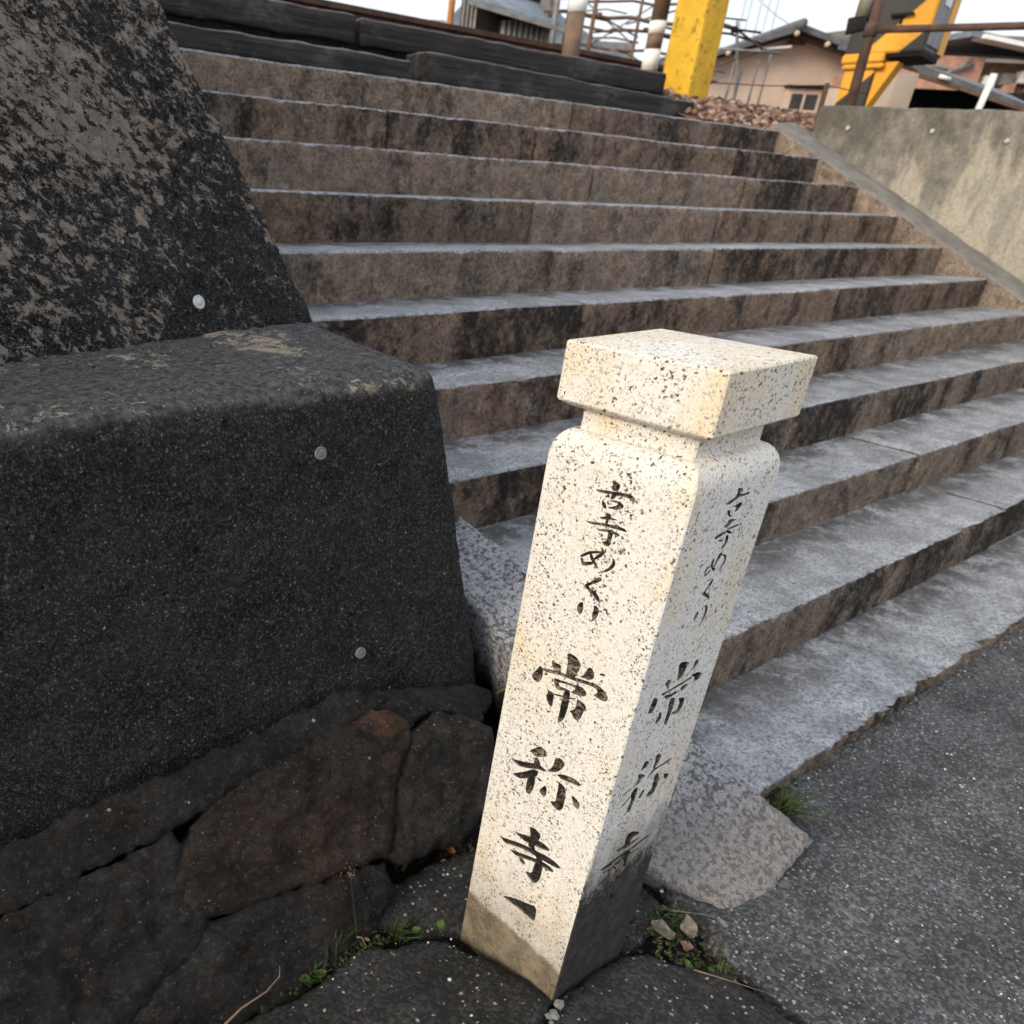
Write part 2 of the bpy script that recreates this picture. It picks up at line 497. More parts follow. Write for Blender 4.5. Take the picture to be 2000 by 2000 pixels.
def mat_blackwall(patchy):
    g = NT('weathered_black_concrete' if not patchy else 'lichen_patched_concrete', .92, .22)
    wv = g.warp(70, .008)
    a = g.noise(7, 5, .65)
    col = g.mix(g.step(a, .3, .7), (.0085, .0086, .0092), (.030, .0304, .0315))
    gr = g.noise(110, 5, .85, wv)
    gr2 = g.noise(210, 3, .8)
    col = g.mix(g.step(gr, .50, .64), col, (.088, .087, .087))
    col = g.mix(g.step(gr2, .54, .66), col, (.15, .148, .146))
    col = g.mix(g.step(gr, .34, .46), (.004, .004, .0042), col)
    if patchy:
        wp = g.warp(26, .045, g.sc(1.0, 1, 1.7, g.rot(0, None, 0, -.5)))
        big = g.noise(3.4, 3, .6)
        med = g.noise(32, 7, .8, wp)
        k = g.math('ADD', g.math('ADD', g.math('MULTIPLY', big, .30), .100), g.math('MULTIPLY', med, .66))
        z = g.sep(g.pos, 2); x = g.sep(g.pos, 0)
        k = g.math('ADD', k, g.math('MULTIPLY', g.math('SUBTRACT', z, 1.15), .07))
        k = g.math('SUBTRACT', k, g.math('MULTIPLY', g.math('SUBTRACT', x, .6), .11))
        grey = g.step(g.noise(60, 5, .8, g.sc(1, 1, 1.5, wv)), .54, .64)
        col = g.mix(g.math('MULTIPLY', grey, .6), col, (.15, .148, .146))
        col = g.mix(g.step(g.noise(95, 4, .8, wv), .36, .46), (.007, .007, .0075), col)
        pt = g.step(k, .592, .612)
        pc = g.mix(g.step(g.noise(70, 5, .75), .3, .7), (.30, .25, .21), (.54, .455, .385))
        col = g.mix(pt, col, pc)
    patch = g.step(g.noise(5, 4, .65), .35, .65)
    wsp = flecks(g, 125, .34, .34, g.warp(150, .008), .08)
    col = g.mix(g.math('MULTIPLY', wsp, g.math('ADD', .35, g.math('MULTIPLY', patch, .6))), col, (.30, .295, .29))
    wsp3 = flecks(g, 60, .10, .20, g.warp(80, .012), .06)
    col = g.mix(g.math('MULTIPLY', wsp3, .75), col, (.30, .29, .28))
    wsp2 = flecks(g, 26, .08, .12, g.warp(70, .012), .03)
    col = g.mix(wsp2, col, (.66, .65, .64))
    pits = g.math('MAXIMUM', flecks(g, 27, .16, .19, g.warp(60, .016), .05), flecks(g, 66, .30, .26, g.warp(90, .012), .08))
    col = g.mix(pits, col, (.0018, .0018, .0018))
    h = g.math('SUBTRACT', g.math('ADD', g.math('MULTIPLY', gr, .8), g.math('MULTIPLY', g.noise(40, 5, .8), 1.2 if patchy else .6)), g.math('MULTIPLY', pits, 1.2))
    if not patchy:
        # dust and grit lying on the upward faces
        nz_ = g.sep(g.n('ShaderNodeNewGeometry').outputs['Normal'], 2)
        up_ = g.step(g.math('ADD', nz_, g.math('MULTIPLY', g.math('SUBTRACT', g.noise(26, 5, .75), .5), .5)), .42, .80)
        dust = g.mix(g.step(g.noise(60, 5, .8), .34, .66), (.036, .037, .041), (.165, .168, .178))
        k2 = g.math('ADD', g.math('MULTIPLY', g.noise(4.2, 3, .6), .5), g.math('MULTIPLY', g.noise(38, 6, .78, g.warp(30, .03)), .6))
        dust = g.mix(g.step(k2, .605, .645), dust, (.45, .39, .31))
        dust = g.mix(flecks(g, 140, .30, .36, g.warp(150, .008), .08), dust, (.30, .30, .305))
        dust = g.mix(wsp2, dust, (.6, .6, .6))
        col = g.mix(up_, col, dust)
    nb = g.bump(h, 1.0, .030 if patchy else .020)
    return g.done(col, nb)

def mat_ledge():
    g = NT('dusty_ledge_concrete', .88, .3)
    a = g.noise(10, 5, .65, g.sc(1, 2, 1))
    col = g.mix(g.step(a, .3, .7), (.035, .036, .040), (.105, .106, .112))
    k = g.math('ADD', g.math('MULTIPLY', g.noise(4.2, 3, .6), .5), g.math('MULTIPLY', g.noise(34, 5, .7, g.warp(30, .03)), .6))
    col = g.mix(g.step(k, .625, .66), col, (.40, .345, .27))
    col = g.mix(flecks(g, 160, .16, .34, g.warp(200, .004)), col, (.34, .34, .345))
    nb = g.bump(g.noise(120, 5, .75), .8, .006, g.bump(g.noise(24, 4, .6), .6, .015))
    return g.done(col, nb)

def mat_asphalt(name='old_asphalt', a0=(.038, .039, .042), a1=(.078, .080, .085), white=.36):
    g = NT(name, .85, .35)
    wv = g.warp(160, .004)
    col = g.mix(g.step(g.noise(6, 5, .6), .3, .7), a0, a1)
    gr = g.sep(g.vor(170, wv, out='Color'), 0)
    d = g.vor(170, wv)
    ag = g.mix(g.step(gr, .3, .95), (.5, .5, .5), (2.0, 2.02, 2.05))
    col = g.mix(.7, col, ag, 'MULTIPLY')
    w1 = flecks(g, 105, white, .40, g.warp(120, .008), .08)
    tint = g.sep(g.vor(105, g.warp(120, .008), out='Color'), 1)
    col = g.mix(g.math('MULTIPLY', w1, .85), col, g.mix(g.step(tint, .4, .9), (.26, .265, .28), (.34, .27, .21)))
    w2 = flecks(g, 48, .05, .20, wv, .05)
    col = g.mix(w2, col, (.60, .60, .60))
    h = g.math('SUBTRACT', g.math('MULTIPLY', g.noise(90, 3, .6), .6), d)
    nb = g.bump(h, .45, .0028)
    return g.done(col, nb)

def mat_rock(name, c0, c1, rust=None, amt=.5, tip=None):
    g = NT(name, .9, .25)
    a = g.noise(12, 6, .7, g.warp(8, .06))
    col = g.mix(g.step(a, .3, .72), c0, c1)
    if rust:
        col = g.mix(g.math('MULTIPLY', g.step(g.noise(9, 5, .65), .46, .66), amt), col, rust)
    if tip:
        dd = g.n('ShaderNodeVectorMath', operation='DISTANCE'); g.put(dd.inputs[0], g.warp(26, .10)); dd.inputs[1].default_value = tip
        col = g.mix(g.math('MULTIPLY', g.step(dd.outputs['Value'], .085, .015), .8), col, (.17, .08, .048))
    lay = g.noise(34, 7, .8, g.sc(.5, .5, 2.2, g.warp(12, .06)))
    col = g.mix(g.step(lay, .36, .50), g.mix(.75, col, (.004, .004, .004)), col)
    col = g.mix(g.math('MULTIPLY', g.step(g.noise(95, 5, .85), .52, .66), .6), col, (.13, .122, .115))
    col = g.mix(g.step(g.noise(70, 4, .75), .30, .5), g.mix(.7, col, (.006, .006, .006)), col)
    col = g.mix(g.math('MULTIPLY', flecks(g, 130, .10, .34, g.warp(100, .006)), .8), col, (.24, .23, .225))
    col = g.mix(flecks(g, 38, .05, .16, g.warp(60, .01), .05), col, (.42, .42, .42))
    nb = g.bump(lay, 1.0, .030, g.bump(g.noise(150, 5, .75), .8, .006))
    return g.done(col, nb)

def mat_slab():
    g = NT('coarse_grey_granite', .7, .4)
    wv = g.warp(90, .012)
    col = g.mix(g.step(g.noise(90, 4, .7), .35, .65), (.25, .258, .28), (.42, .425, .445))
    col = g.mix(g.step(g.noise(80, 4, .65, wv), .505, .55), col, (.085, .088, .10))
    col = g.mix(g.math('MULTIPLY', g.step(g.noise(230, 3, .7, wv), .54, .62), .7), col, (.06, .06, .068))
    col = g.mix(g.math('MULTIPLY', g.step(g.noise(75, 3, .6, wv), .58, .64), .5), col, (.46, .40, .37))
    z = g.sep(g.pos, 2)
    low = g.step(g.math('SUBTRACT', g.math('ADD', .07, g.math('MULTIPLY', g.noise(20, 5, .7), .07)), z), -.03, .05)
    col = g.mix(g.math('MULTIPLY', low, .5), col, (.15, .125, .105))
    col = g.mix(g.math('MULTIPLY', g.step(g.noise(9, 5, .7), .52, .70), .4), col, (.10, .10, .105))
    nb = g.bump(g.noise(110, 5, .75), .8, .008, g.bump(g.noise(24, 4, .7), .5, .012))
    return g.done(col, nb)

def mat_graywall():
    g = NT('streaked_grey_concrete', .9, .2)
    a = g.noise(6, 6, .75)
    col = g.mix(g.step(a, .32, .68), (.13, .122, .105), (.32, .295, .255))
    z = g.sep(g.pos, 2); y = g.sep(g.pos, 1)
    # upright streaks, paler lower down and towards the near end
    s1 = g.noise(3.6, 4, .65, g.sc(1, 1, .09, g.warp(5, .08)))
    k = g.math('ADD', s1, g.math('MULTIPLY', g.math('SUBTRACT', 1.50, z), .30))
    k = g.math('ADD', k, g.math('MULTIPLY', g.math('SUBTRACT', 2.85, y), .16))
    lite = g.step(k, .52, .66)
    col = g.mix(g.math('MULTIPLY', lite, .85), col, (.47, .43, .35))
    gr = g.step(g.noise(8, 5, .75, g.sc(1, 1, .25)), .48, .60)
    col = g.mix(g.math('MULTIPLY', gr, .55), col, (.20, .205, .19))
    warm = g.step(g.noise(13, 5, .75), .58, .68)
    col = g.mix(g.math('MULTIPLY', warm, .6), col, (.46, .33, .22))
    dk = g.math('ADD', g.noise(3.2, 5, .7, g.sc(1, 1, .6)), g.math('MULTIPLY', g.math('SUBTRACT', z, 1.6), .35))
    col = g.mix(g.math('MULTIPLY', g.step(dk, .44, .66), .75), col, (.085, .080, .068))
    col = g.mix(g.step(g.noise(60, 5, .8), .34, .5), g.mix(.5, col, (.05, .05, .045)), col)
    nb = g.bump(g.noise(30, 7, .8), .9, .016)
    return g.done(col, nb)

def mat_plain(name, c, rough=.7, var=.25, scale=12, bump=.0, spec=.35, metal=0.0, dark=None, darkamt=.5):
    g = NT(name, rough, spec)
    g.b.inputs['Metallic'].default_value = metal
    col = g.mix(g.step(g.noise(scale, 5, .65), .3, .7), tuple(x * (1 - var) for x in c), tuple(min(1, x * (1 + var)) for x in c))
    if dark:
        col = g.mix(g.math('MULTIPLY', g.step(g.noise(scale * 1.7, 6, .75), .55, .66), darkamt), col, dark)
    nb = g.bump(g.noise(scale * 6, 4, .7), bump, .006) if bump else None
    return g.done(col, nb)

def mat_timber():
    g = NT('tarred_timber', .85, .3)
    gr = g.noise(30, 6, .7, g.sc(.05, 1, 1.6))
    col = g.mix(g.step(gr, .3, .7), (.012, .011, .011), (.048, .044, .042))
    col = g.mix(g.math('MULTIPLY', g.step(g.noise(6, 5, .75, g.sc(.5, 1, 1)), .50, .66), .75), col, (.085, .081, .080))
    nz_ = g.sep(g.n('ShaderNodeNewGeometry').outputs['Normal'], 2)
    col = g.mix(g.math('MULTIPLY', g.step(nz_, .35, .8), .85), col, (.17, .165, .165))
    nb = g.bump(gr, .9, .02)
    return g.done(col, nb)

def mat_stripe():
    g = NT('striped_warning_paint', .5, .4)
    tc = g.n('ShaderNodeTexCoord').outputs['Object']
    k = g.math('SUBTRACT', g.math('MULTIPLY', g.sep(tc, 2), 1.43), g.math('MULTIPLY', g.sep(tc, 0), 1.34))
    fr = g.math('FRACT', g.math('ADD', k, 1.267))
    st = g.math('MAXIMUM', g.step(fr, .485, .515), g.step(fr, .165, .135))
    yel = g.mix(g.step(g.noise(9, 4, .6), .3, .7), (.66, .30, .012), (.80, .38, .02))
    blk = (.012, .013, .016)
    col = g.mix(st, yel, blk)
    return g.done(col)

def mat_tint(name, ramp, rough=.85, bump=.5):
    """colour picked per piece from its 'tint' attribute"""
    g = NT(name, rough, .25)
    at = g.n('ShaderNodeAttribute', attribute_name='tint').outputs['Fac']
    cr = g.n('ShaderNodeValToRGB'); g.put(cr.inputs[0], at)
    el = cr.color_ramp.elements
    for i, (p, c) in enumerate(ramp):
        e = el[i] if i < 2 else el.new(p)
        e.position = p; e.color = (*c, 1)
    col = g.mix(.6, cr.outputs[0], g.mix(g.step(g.noise(60, 4, .7), .3, .7), (.5, .5, .5), (1.3, 1.3, 1.3)), 'MULTIPLY')
    return g.done(col, g.bump(g.noise(90, 4, .7), bump, .006))

M = dict(
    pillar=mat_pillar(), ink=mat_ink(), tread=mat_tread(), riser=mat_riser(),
    riser_clean=mat_riser('tan_riser_granite', (.52, .405, .315), (.065, .056, .05), .37, .51),
    riser_grey=mat_riser('grey_brown_riser_granite', (.45, .36, .285), (.036, .033, .03), .415, .55),
    riser_dark=mat_riser('sooty_riser_granite', (.38, .275, .21), (.026, .023, .021), .44, .58),
    wall=mat_blackwall(False), wallp=mat_blackwall(True), ledge=mat_ledge(),
    asphalt=mat_asphalt(), paving=mat_asphalt('dark_paving_concrete', (.011, .011, .011), (.030, .029, .028), .16),
    soil=mat_rock('dark_soil', (.008, .0075, .006), (.022, .018, .014)),
    brown=mat_rock('rusty_brown_rock', (.014, .011, .009), (.062, .046, .037), (.085, .047, .034), .5, (.872, 1.0, .262)),
    greyrock=mat_rock('grey_brown_rock', (.013, .012, .011), (.070, .062, .054), (.05, .037, .029), .4),
    darkrock=mat_rock('blackish_rock', (.009, .009, .0095), (.042, .0415, .042), (.036, .024, .017), .5),
    slab=mat_slab(), gwall=mat_graywall(), timber=mat_timber(), stripe=mat_stripe(),
    kerb=mat_plain('smooth_cement', (.185, .175, .165), .85, .22, 8, .4, dark=(.09, .085, .08)),
    yellow=mat_plain('chipped_yellow_paint', (.72, .42, .025), .55, .12, 9, .2, dark=(.10, .075, .02), darkamt=.85),
    orange=mat_plain('orange_yellow_paint', (.78, .36, .02), .5, .08, 9),
    rust=mat_plain('rusty_steel', (.085, .05, .038), .8, .35, 14, .4),
    railm=mat_plain('rail_rust', (.075, .040, .032), .75, .3, 10, .3),
    brownp=mat_plain('brown_paint', (.16, .105, .075), .7, .2, 16, .2),
    whitep=mat_plain('white_paint', (.80, .80, .79), .5, .06, 14),
    stucco=mat_plain('beige_stucco', (.52, .415, .34), .9, .08, 2, .2, dark=(.42, .33, .27), darkamt=.4),
    tile=mat_plain('grey_roof_tile', (.10, .105, .115), .55, .3, 5, .2),
    dark=mat_plain('dark_void', (.012, .011, .011), .9, .2, 5),
    wood=mat_plain('weathered_wood', (.14, .085, .055), .85, .3, 12, .3),
    orangewood=mat_plain('orange_timber', (.42, .17, .05), .8, .2, 12),
    greymetal=mat_plain('grey_metal', (.20, .195, .20), .5, .25, 10, .1, dark=(.10, .09, .085)),
    corr=mat_plain('faded_corrugated_iron', (.33, .33, .32), .6, .25, 7, .1, dark=(.15, .13, .11)),
    bluemetal=mat_plain('blue_grey_sheet', (.16, .20, .24), .6, .25, 7, .1),
    terra=mat_plain('terracotta_render', (.42, .235, .175), .9, .2, 4, .2),
    glass=mat_plain('dark_window_glass', (.03, .045, .055), .12, .2, 3, 0, .6),
    frame=mat_plain('aluminium_frame', (.55, .44, .36), .5, .1, 10),
    grass=mat_tint('grass_blade', [(0, (.014, .028, .005)), (.6, (.040, .070, .011)), (1, (.15, .13, .05))], .6, .0),
    weed=mat_plain('weed_leaf', (.045, .085, .012), .55, .3, 40),
    leaf2=mat_plain('dull_stalk', (.045, .055, .03), .8, .3, 60, .3),
    leaf=mat_plain('dry_leaf', (.20, .175, .14), .8, .45, 90, .6, dark=(.09, .07, .05)),
    redleaf=mat_plain('russet_leaf', (.22, .075, .03), .8, .3, 60, .3),
    twig=mat_plain('dry_twig', (.19, .125, .085), .85, .3, 60, .3),
    litter=mat_tint('leaf_litter', [(0, (.012, .010, .007)), (.6, (.045, .034, .022)), (1, (.17, .125, .085))], .85, .2),
    moss=mat_tint('moss_cushion', [(0, (.010, .016, .004)), (.6, (.026, .040, .009)), (1, (.06, .075, .02))], .9, .2),
    chip=mat_tint('stone_chips', [(0, (.045, .043, .04)), (.5, (.30, .30, .31)), (1, (.62, .60, .57))], .8, .2),
    ballast=mat_tint('railway_ballast', [(0, (.05, .04, .035)), (.4, (.20, .115, .085)), (.75, (.34, .22, .165)), (1, (.42, .36, .31))], .9, .5),
    disc=mat_plain('dull_metal_disc', (.17, .168, .16), .6, .25, 90, .2, .5),
    discw=mat_plain('white_plastic_disc', (.42, .44, .46), .5, .08, 60),
    greenlamp=mat_plain('olive_lamp_glass', (.24, .24, .17), .5, .2, 10),
    sky_cable=mat_plain('pale_steel', (.45, .52, .58), .6, .1, 5),
    hill=mat_plain('far_hillside', (.11, .10, .085), .95, .3, .08),
)

# ------------------------------------------------------------------ ground and road
def sheet(name, u0, u1, v0, v1, z, step, mat, amp, kind='structure', seed=0.0, label=None):
    nu, nv_ = max(1, int((u1 - u0) / step)), max(1, int((v1 - v0) / step))
    V, F = [], []
    for j in range(nv_ + 1):
        for i in range(nu + 1):
            x, y = u0 + (u1 - u0) * i / nu, v0 + (v1 - v0) * j / nv_
            V.append((x, y, z + amp * fnoise((x, y, 0), 9, seed) + amp * .5 * fnoise((x, y, 0), 30, seed)))
    for j in range(nv_):
        for i in range(nu):
            a = j * (nu + 1) + i
            F.append((a, a + 1, a + nu + 2, a + nu + 1))
    o = mesh_obj(name, V, F, mat)
    if label: o['label'] = label
    o['kind'] = kind
    return o

sheet('ground', -250, 250, -250, 250, -0.075, 50, M['asphalt'], 0.0, label='ground under and around the lane')
sheet('soil', -2.2, 1.5, -0.6, 1.6, -0.03, 0.03, M['soil'], 0.018, seed=4, label='dark soil showing in the joints between the paving stones')
# the asphalt lane, cracked off along the paving stones on its left
tarmac = [(1.235, .545), (1.235, .42), (1.19, .37), (1.19, .30), (1.195, .20), (1.15, .10), (1.10, -.1), (1.05, -.6), (12.5, -.6), (12.5, .75), (1.2, .75)]
def lane_z(x, y):
    return .0025 * fnoise((x, y, 0), 5, 2) + .0016 * fnoise((x, y, 0), 22, 3) + .0008 * fnoise((x, y, 0), 70, 5)
def lane_grid(V, F, u0, u1, v0, v1, step, clip):
    nu, nv_ = int(round((u1 - u0) / step)), int(round((v1 - v0) / step)); b = len(V)
    for j in range(nv_ + 1):
        for i in range(nu + 1):
            x, y = u0 + step * i, v0 + step * j
            z = lane_z(x, y)
            if clip and x < 1.30:
                xx, yy = x + .012 * fnoise((x, y, 0), 40, 8), y + .012 * fnoise((x, y, 0), 40, 9)
                if not in_poly(xx, yy, tarmac): z -= .07 * min(1, edge_dist(xx, yy, tarmac) / .012)
            V.append((x, y, z))
    for j in range(nv_):
        for i in range(nu):
            a = b + j * (nu + 1) + i; F.append((a, a + 1, a + nu + 2, a + nu + 1))
V, F = [], []
lane_grid(V, F, 1.0, 3.72, -.3, .72, .0085, True)
lane_grid(V, F, 3.72, 12.54, -3.0, .72, .06, False)
lane_grid(V, F, 1.12, 3.72, -3.0, -.3, .05, False)
o = mesh_obj('asphalt_lane', V, F, M['asphalt']); o['kind'] = 'structure'; o['label'] = 'grey asphalt lane with pale chips at the foot of the steps'

pav = thing('pavement', (0.8, .4, 0), 'cracked dark paving around the foot of the marker post', None, None, 'structure')
FRONT_L = [(0.825,0.450,0.045),(0.812,0.529,0.030),(0.781,0.649,0.004),(0.750,0.671,0.004),(0.685,0.692,0.006),(0.633,0.722,0.008),(0.565,0.716,0.010),(0.530,0.699,0.012),(0.477,0.702,0.014),(0.441,0.707,0.015),(0.354,0.706,0.020),(0.253,0.546,0.030),(0.513,0.341,0.050),(0.754,0.420,0.050)]
FRONT_R = [(0.830,0.443,0.045),(0.950,0.456,0.020),(1.030,0.448,0.010),(1.072,0.431,0.008),(1.102,0.375,0.010),(1.156,0.319,0.012),(1.155,0.288,0.015),(1.157,0.258,0.015),(1.156,0.206,0.018),(1.122,0.136,0.020),(0.935,0.077,0.030),(0.516,0.339,0.050),(0.756,0.417,0.050)]
BACK_L = [(0.750,0.818,0.010),(0.791,0.802,0.010),(0.856,0.805,0.012),(0.926,0.795,0.015),(0.980,0.783,0.015),(0.984,0.705,0.010),(0.886,0.593,-0.005),(0.818,0.652,-0.005),(0.742,0.704,-0.002),(0.659,0.756,0.000),(0.713,0.807,0.008)]
BACK_R = [(1.156,0.584,0.000),(1.207,0.541,0.000),(1.191,0.476,0.000),(1.076,0.457,0.000),(1.042,0.466,0.000),(0.995,0.493,0.000)]
UPV = Vector((0, 0, 1))
for k, (P, dm) in enumerate(((FRONT_L, .014), (FRONT_R, .012), (BACK_L, .012), (BACK_R, .010))):
    P = [(x, y, z - dm) for x, y, z in P]
    stone('paving_stone', P, M['paving'], pav, dome=dm, fall=.03, deep=.09, h=.011, amps=((.0015, 34), (.005, 9)), jag=.010, seed=20 + k, toward=UPV)

# ------------------------------------------------------------------ the flight of stone steps
T, RI, Z0, V0 = 0.30, 0.16391, 1.682, 3.541
def nz(j): return Z0 - j * RI
def nvv(j): return V0 - j * T
def uend(v): return 6.27 + (3.54 - v) * 0.16
stairs = thing('stone_staircase', (3.8, 2.0, 0), 'wide flight of worn stone steps with grimy brown risers', 'stairs')
joints = {0: [4.09], 1: [2.53, 3.50, 5.34], 2: [3.62, 5.01], 3: [2.90, 4.33], 4: [3.88], 5: [2.6, 4.6], 6: [4.22, 5.07], 7: [2.7, 4.04], 8: [3.69], 9: [3.86], 10: [5.2]}
lefts = {0: .7, 1: .7, 2: .7, 3: .75, 4: .8, 5: .85, 6: .9, 7: .95, 8: 1.44, 9: 1.45, 10: 1.47}
R = random.Random(3)
for j in range(11):
    v, z = nvv(j), nz(j)
    xs = [lefts[j]] + joints[j] + [uend(v) + .12 + (0.5 if j > 8 else 0)]
    if j == 0: cuts = ['riser_clean', 'riser_dark']
    else: cuts = [['riser', 'riser_clean', 'riser', 'riser'][R.randrange(4)] for _ in range(len(xs) - 1)]
    if j == 3: cuts = ['riser_dark', 'riser_clean', 'riser']
    if j == 2: cuts = ['riser_clean', 'riser_clean', 'riser']
    if j == 4: cuts = ['riser_clean', 'riser']
    if j == 5: cuts = ['riser', 'riser', 'riser_dark']
    if j == 6: cuts = ['riser', 'riser_clean', 'riser_clean']
    if j == 7: cuts = ['riser', 'riser', 'riser_clean']
    if j == 7: cuts = ['riser', 'riser_grey', 'riser_grey']
    if j >= 8: cuts = ['riser_grey'] * 4
    for i in range(len(xs) - 1):
        dz = R.uniform(-.004, .004); dv = R.uniform(-.006, .006)
        h = RI + .05 if j < 10 else .10
        x0, x1 = xs[i] + .006, xs[i + 1] - .006
        near = j >= 7
        chip = .010 if j < 8 else (.015, .020, .040)[j - 8]
        def wear(P, nw, v=v, z=z, chip=chip, j=j):
            # broken arris: the upper front edge is nibbled back unevenly
            d = max(0, 1 - abs(P.z - z) / .045) * max(0, 1 - (P.y - v) / .05)
            n_ = 1.3 * max(0, fnoise(P, 9, j * 3.1) - .05) * (1 + 1.5 * fnoise(P, 55, j)) + 1.1 * max(0, fnoise(P, 62, j * 1.3))
            if nw.z > .6: P = Vector((P.x, P.y, z + (P.z - z) * .45))
            if nw.y < -.6: P = P + Vector((0, .0045 * fnoise(P, 38, j) + .003 * fnoise(P, 85, j + 4), 0))
            sag = -.006 * max(0, fnoise((P.x, 0, 0), 1.6, j)) * (1 if P.z > z - .03 else 0)
            return P + Vector((0, chip * d * n_, sag - chip * .6 * d * n_))
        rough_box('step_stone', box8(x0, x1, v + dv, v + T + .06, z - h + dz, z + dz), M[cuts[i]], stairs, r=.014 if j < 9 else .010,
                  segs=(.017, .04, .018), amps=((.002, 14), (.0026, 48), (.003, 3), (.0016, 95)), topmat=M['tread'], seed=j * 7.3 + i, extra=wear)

# tarred sleepers closing the head of the flight
sl_ = [
    (1.0, 3.14, 3.84, 4.05, 1.715, 1.815, 'lower dark timber sleeper on the left, its right end split and rounded'),
    (3.24, 5.69, 3.86, 4.05, 1.715, 1.838, 'lower dark timber sleeper on the right, ending beside the yellow post'),
    (0.9, 2.93, 4.07, 4.28, 1.872, 1.996, 'upper dark timber sleeper on the left, behind the lower one'),
    (2.96, 5.60, 4.07, 4.28, 1.868, 1.990, 'long upper dark timber sleeper on the right, in front of the brown post'),
]
for k, (x0, x1, y0, y1, z0, z1, lab) in enumerate(sl_):
    c8 = box8(x0, x1, y0, y1, z0, z1)
    if k == 1:
        c8[4] += Vector((0, 0, .02)); c8[6] += Vector((0, 0, .02)); c8[0] += Vector((.10, 0, 0)); c8[5] += Vector((0, 0, -.018)); c8[7] += Vector((0, 0, -.018))
    if k == 0: c8[5] += Vector((0, 0, -.012))
    o = rough_box('timber_sleeper', c8, M['timber'], None, r=.018, segs=(.05, .04, .025), amps=((.008, 7), (.004, 40)), seed=40 + k)
    props(o, lab, 'timber', 'timber sleepers at the head of the steps')

o = rough_box('earth_bank', box8(.3, 5.6, 4.10, 5.2, 1.2, 1.895), M['soil'], None, segs=(.08, .08, .08), r=.02, amps=((.012, 9), (.006, 30)), seed=81)
props(o, 'dark earth packed behind the timber sleepers', None, None, 'structure')

# ------------------------------------------------------------------ left retaining wall
lw = thing('retaining_wall', (0.4, 1.2, 0), 'blackened stepped concrete retaining wall left of the steps, with pale lichen patches', 'wall')
X0 = -2.2
def fv(z): return 1.08 + .12 * (z - .15)
zt = .907
lower = [Vector((X0, fv(-.1), -.1)), Vector((1.318, fv(-.1), -.1)), Vector((X0, 2.2, -.1)), Vector((1.32, 2.6, -.1)),
         Vector((X0, fv(zt) - .10, zt - .02)), Vector((1.092, fv(zt), zt)), Vector((X0, 2.2, zt - .02)), Vector((1.30, 2.6, zt))]
# the top front arris stays straight between the corner and the far left end
def lower_extra(P, nw):
    if P.z > .80 and nw.z > .2:
        P = P + Vector((0, 0, .004 * fnoise(P, 12, 5) + .003 * fnoise(P, 40, 2)))
    return P
rough_box('lower_block', lower, M['wall'], lw, r=.045, segs=(.013, .016, .013), amps=((.004, 8), (.0035, 28), (.0028, 70), (.002, 130)), seed=3, extra=lower_extra)
zl = zt - .012
al = .35
def up_pt(base, dz, lean_u, lean_v):
    return Vector((base[0] - lean_u * dz, base[1] + lean_v * dz, zl + dz))
b1, b0 = (1.193, 1.767), (-2.2, .845)
H = 1.5
fa = (-.10, .31)      # lean of the face per metre of height
upper = [Vector((b0[0], b0[1], zl - .08)), Vector((b1[0] + .04, b1[1] - .015, zl - .08)), Vector((b0[0], 4.6, zl - .08)), Vector((1.24, 4.6, zl - .08)),
         Vector((b0[0], b0[1] + .36 * H, zl + H)), Vector((b1[0] - .507 * H, b1[1] + .222 * H, zl + H)), Vector((b0[0], 4.6, zl + H)), Vector((.62, 4.6, zl + H))]
rough_box('upper_block', upper, M['wallp'], lw, r=.02, segs=(.012, .10, .012), amps=((.010, 6), (.005, 20), (.006, 55), (.005, 100)), seed=9)
# mortar fillet along the foot of the upper block
fil = [(-.4, 1.30, zl), (.25, 1.455, zl), (.63, 1.545, zl), (1.0, 1.68, zl), (1.185, 1.755, zl), (1.21, 1.72, zl), (1.02, 1.64, zl), (.64, 1.50, zl), (.25, 1.41, zl), (-.4, 1.25, zl)]
stone('mortar_fillet', [(x, y, z + .004) for x, y, z in fil], M['wall'], lw, dome=.010, fall=.02, deep=.03, h=.012, amps=((.005, 50), (.003, 15)), jag=.012, seed=5, toward=UPV)

def disc(loc, nrm, rad, mat, parent, button=False):
    nrm = Vector(nrm).normalized()
    q = nrm.to_track_quat('Z', 'Y').to_matrix()
    prof = [(rad * 1.0, -.004), (rad, .001), (rad * .86, .003), (rad * .80, .0018), (rad * .45, .0022), (rad * .42, .0045 if button else .0030), (rad * .15, .0055 if button else .0022), (0.0001, .0055 if button else .0026)]
    V, F, S = [], [], 24
    for r_, h in prof:
        for k in range(S):
            t = 2 * pi * k / S
            V.append(Vector(loc) + q @ Vector((r_ * cos(t), r_ * sin(t), h * (.4 if h > 0 else 1))))
    for i in range(len(prof) - 1):
        for k in range(S):
            F.append((i * S + k, i * S + (k + 1) % S, (i + 1) * S + (k + 1) % S, (i + 1) * S + k))
    return mesh_obj('round_marker', V, F, mat, parent)
fn = (0, -1, .12)
def fp(u, z, out=.0115): return (u, fv(z) - out, z)
disc(fp(.790, .784), fn, .0125, M['disc'], lw)
disc(fp(.877, .353), fn, .0125, M['disc'], lw)
disc(fp(.441, .709), fn, .009, M['disc'], lw)
disc((.815, 1.680, .976), (.25, -.91, .33), .0150, M['discw'], lw, True)

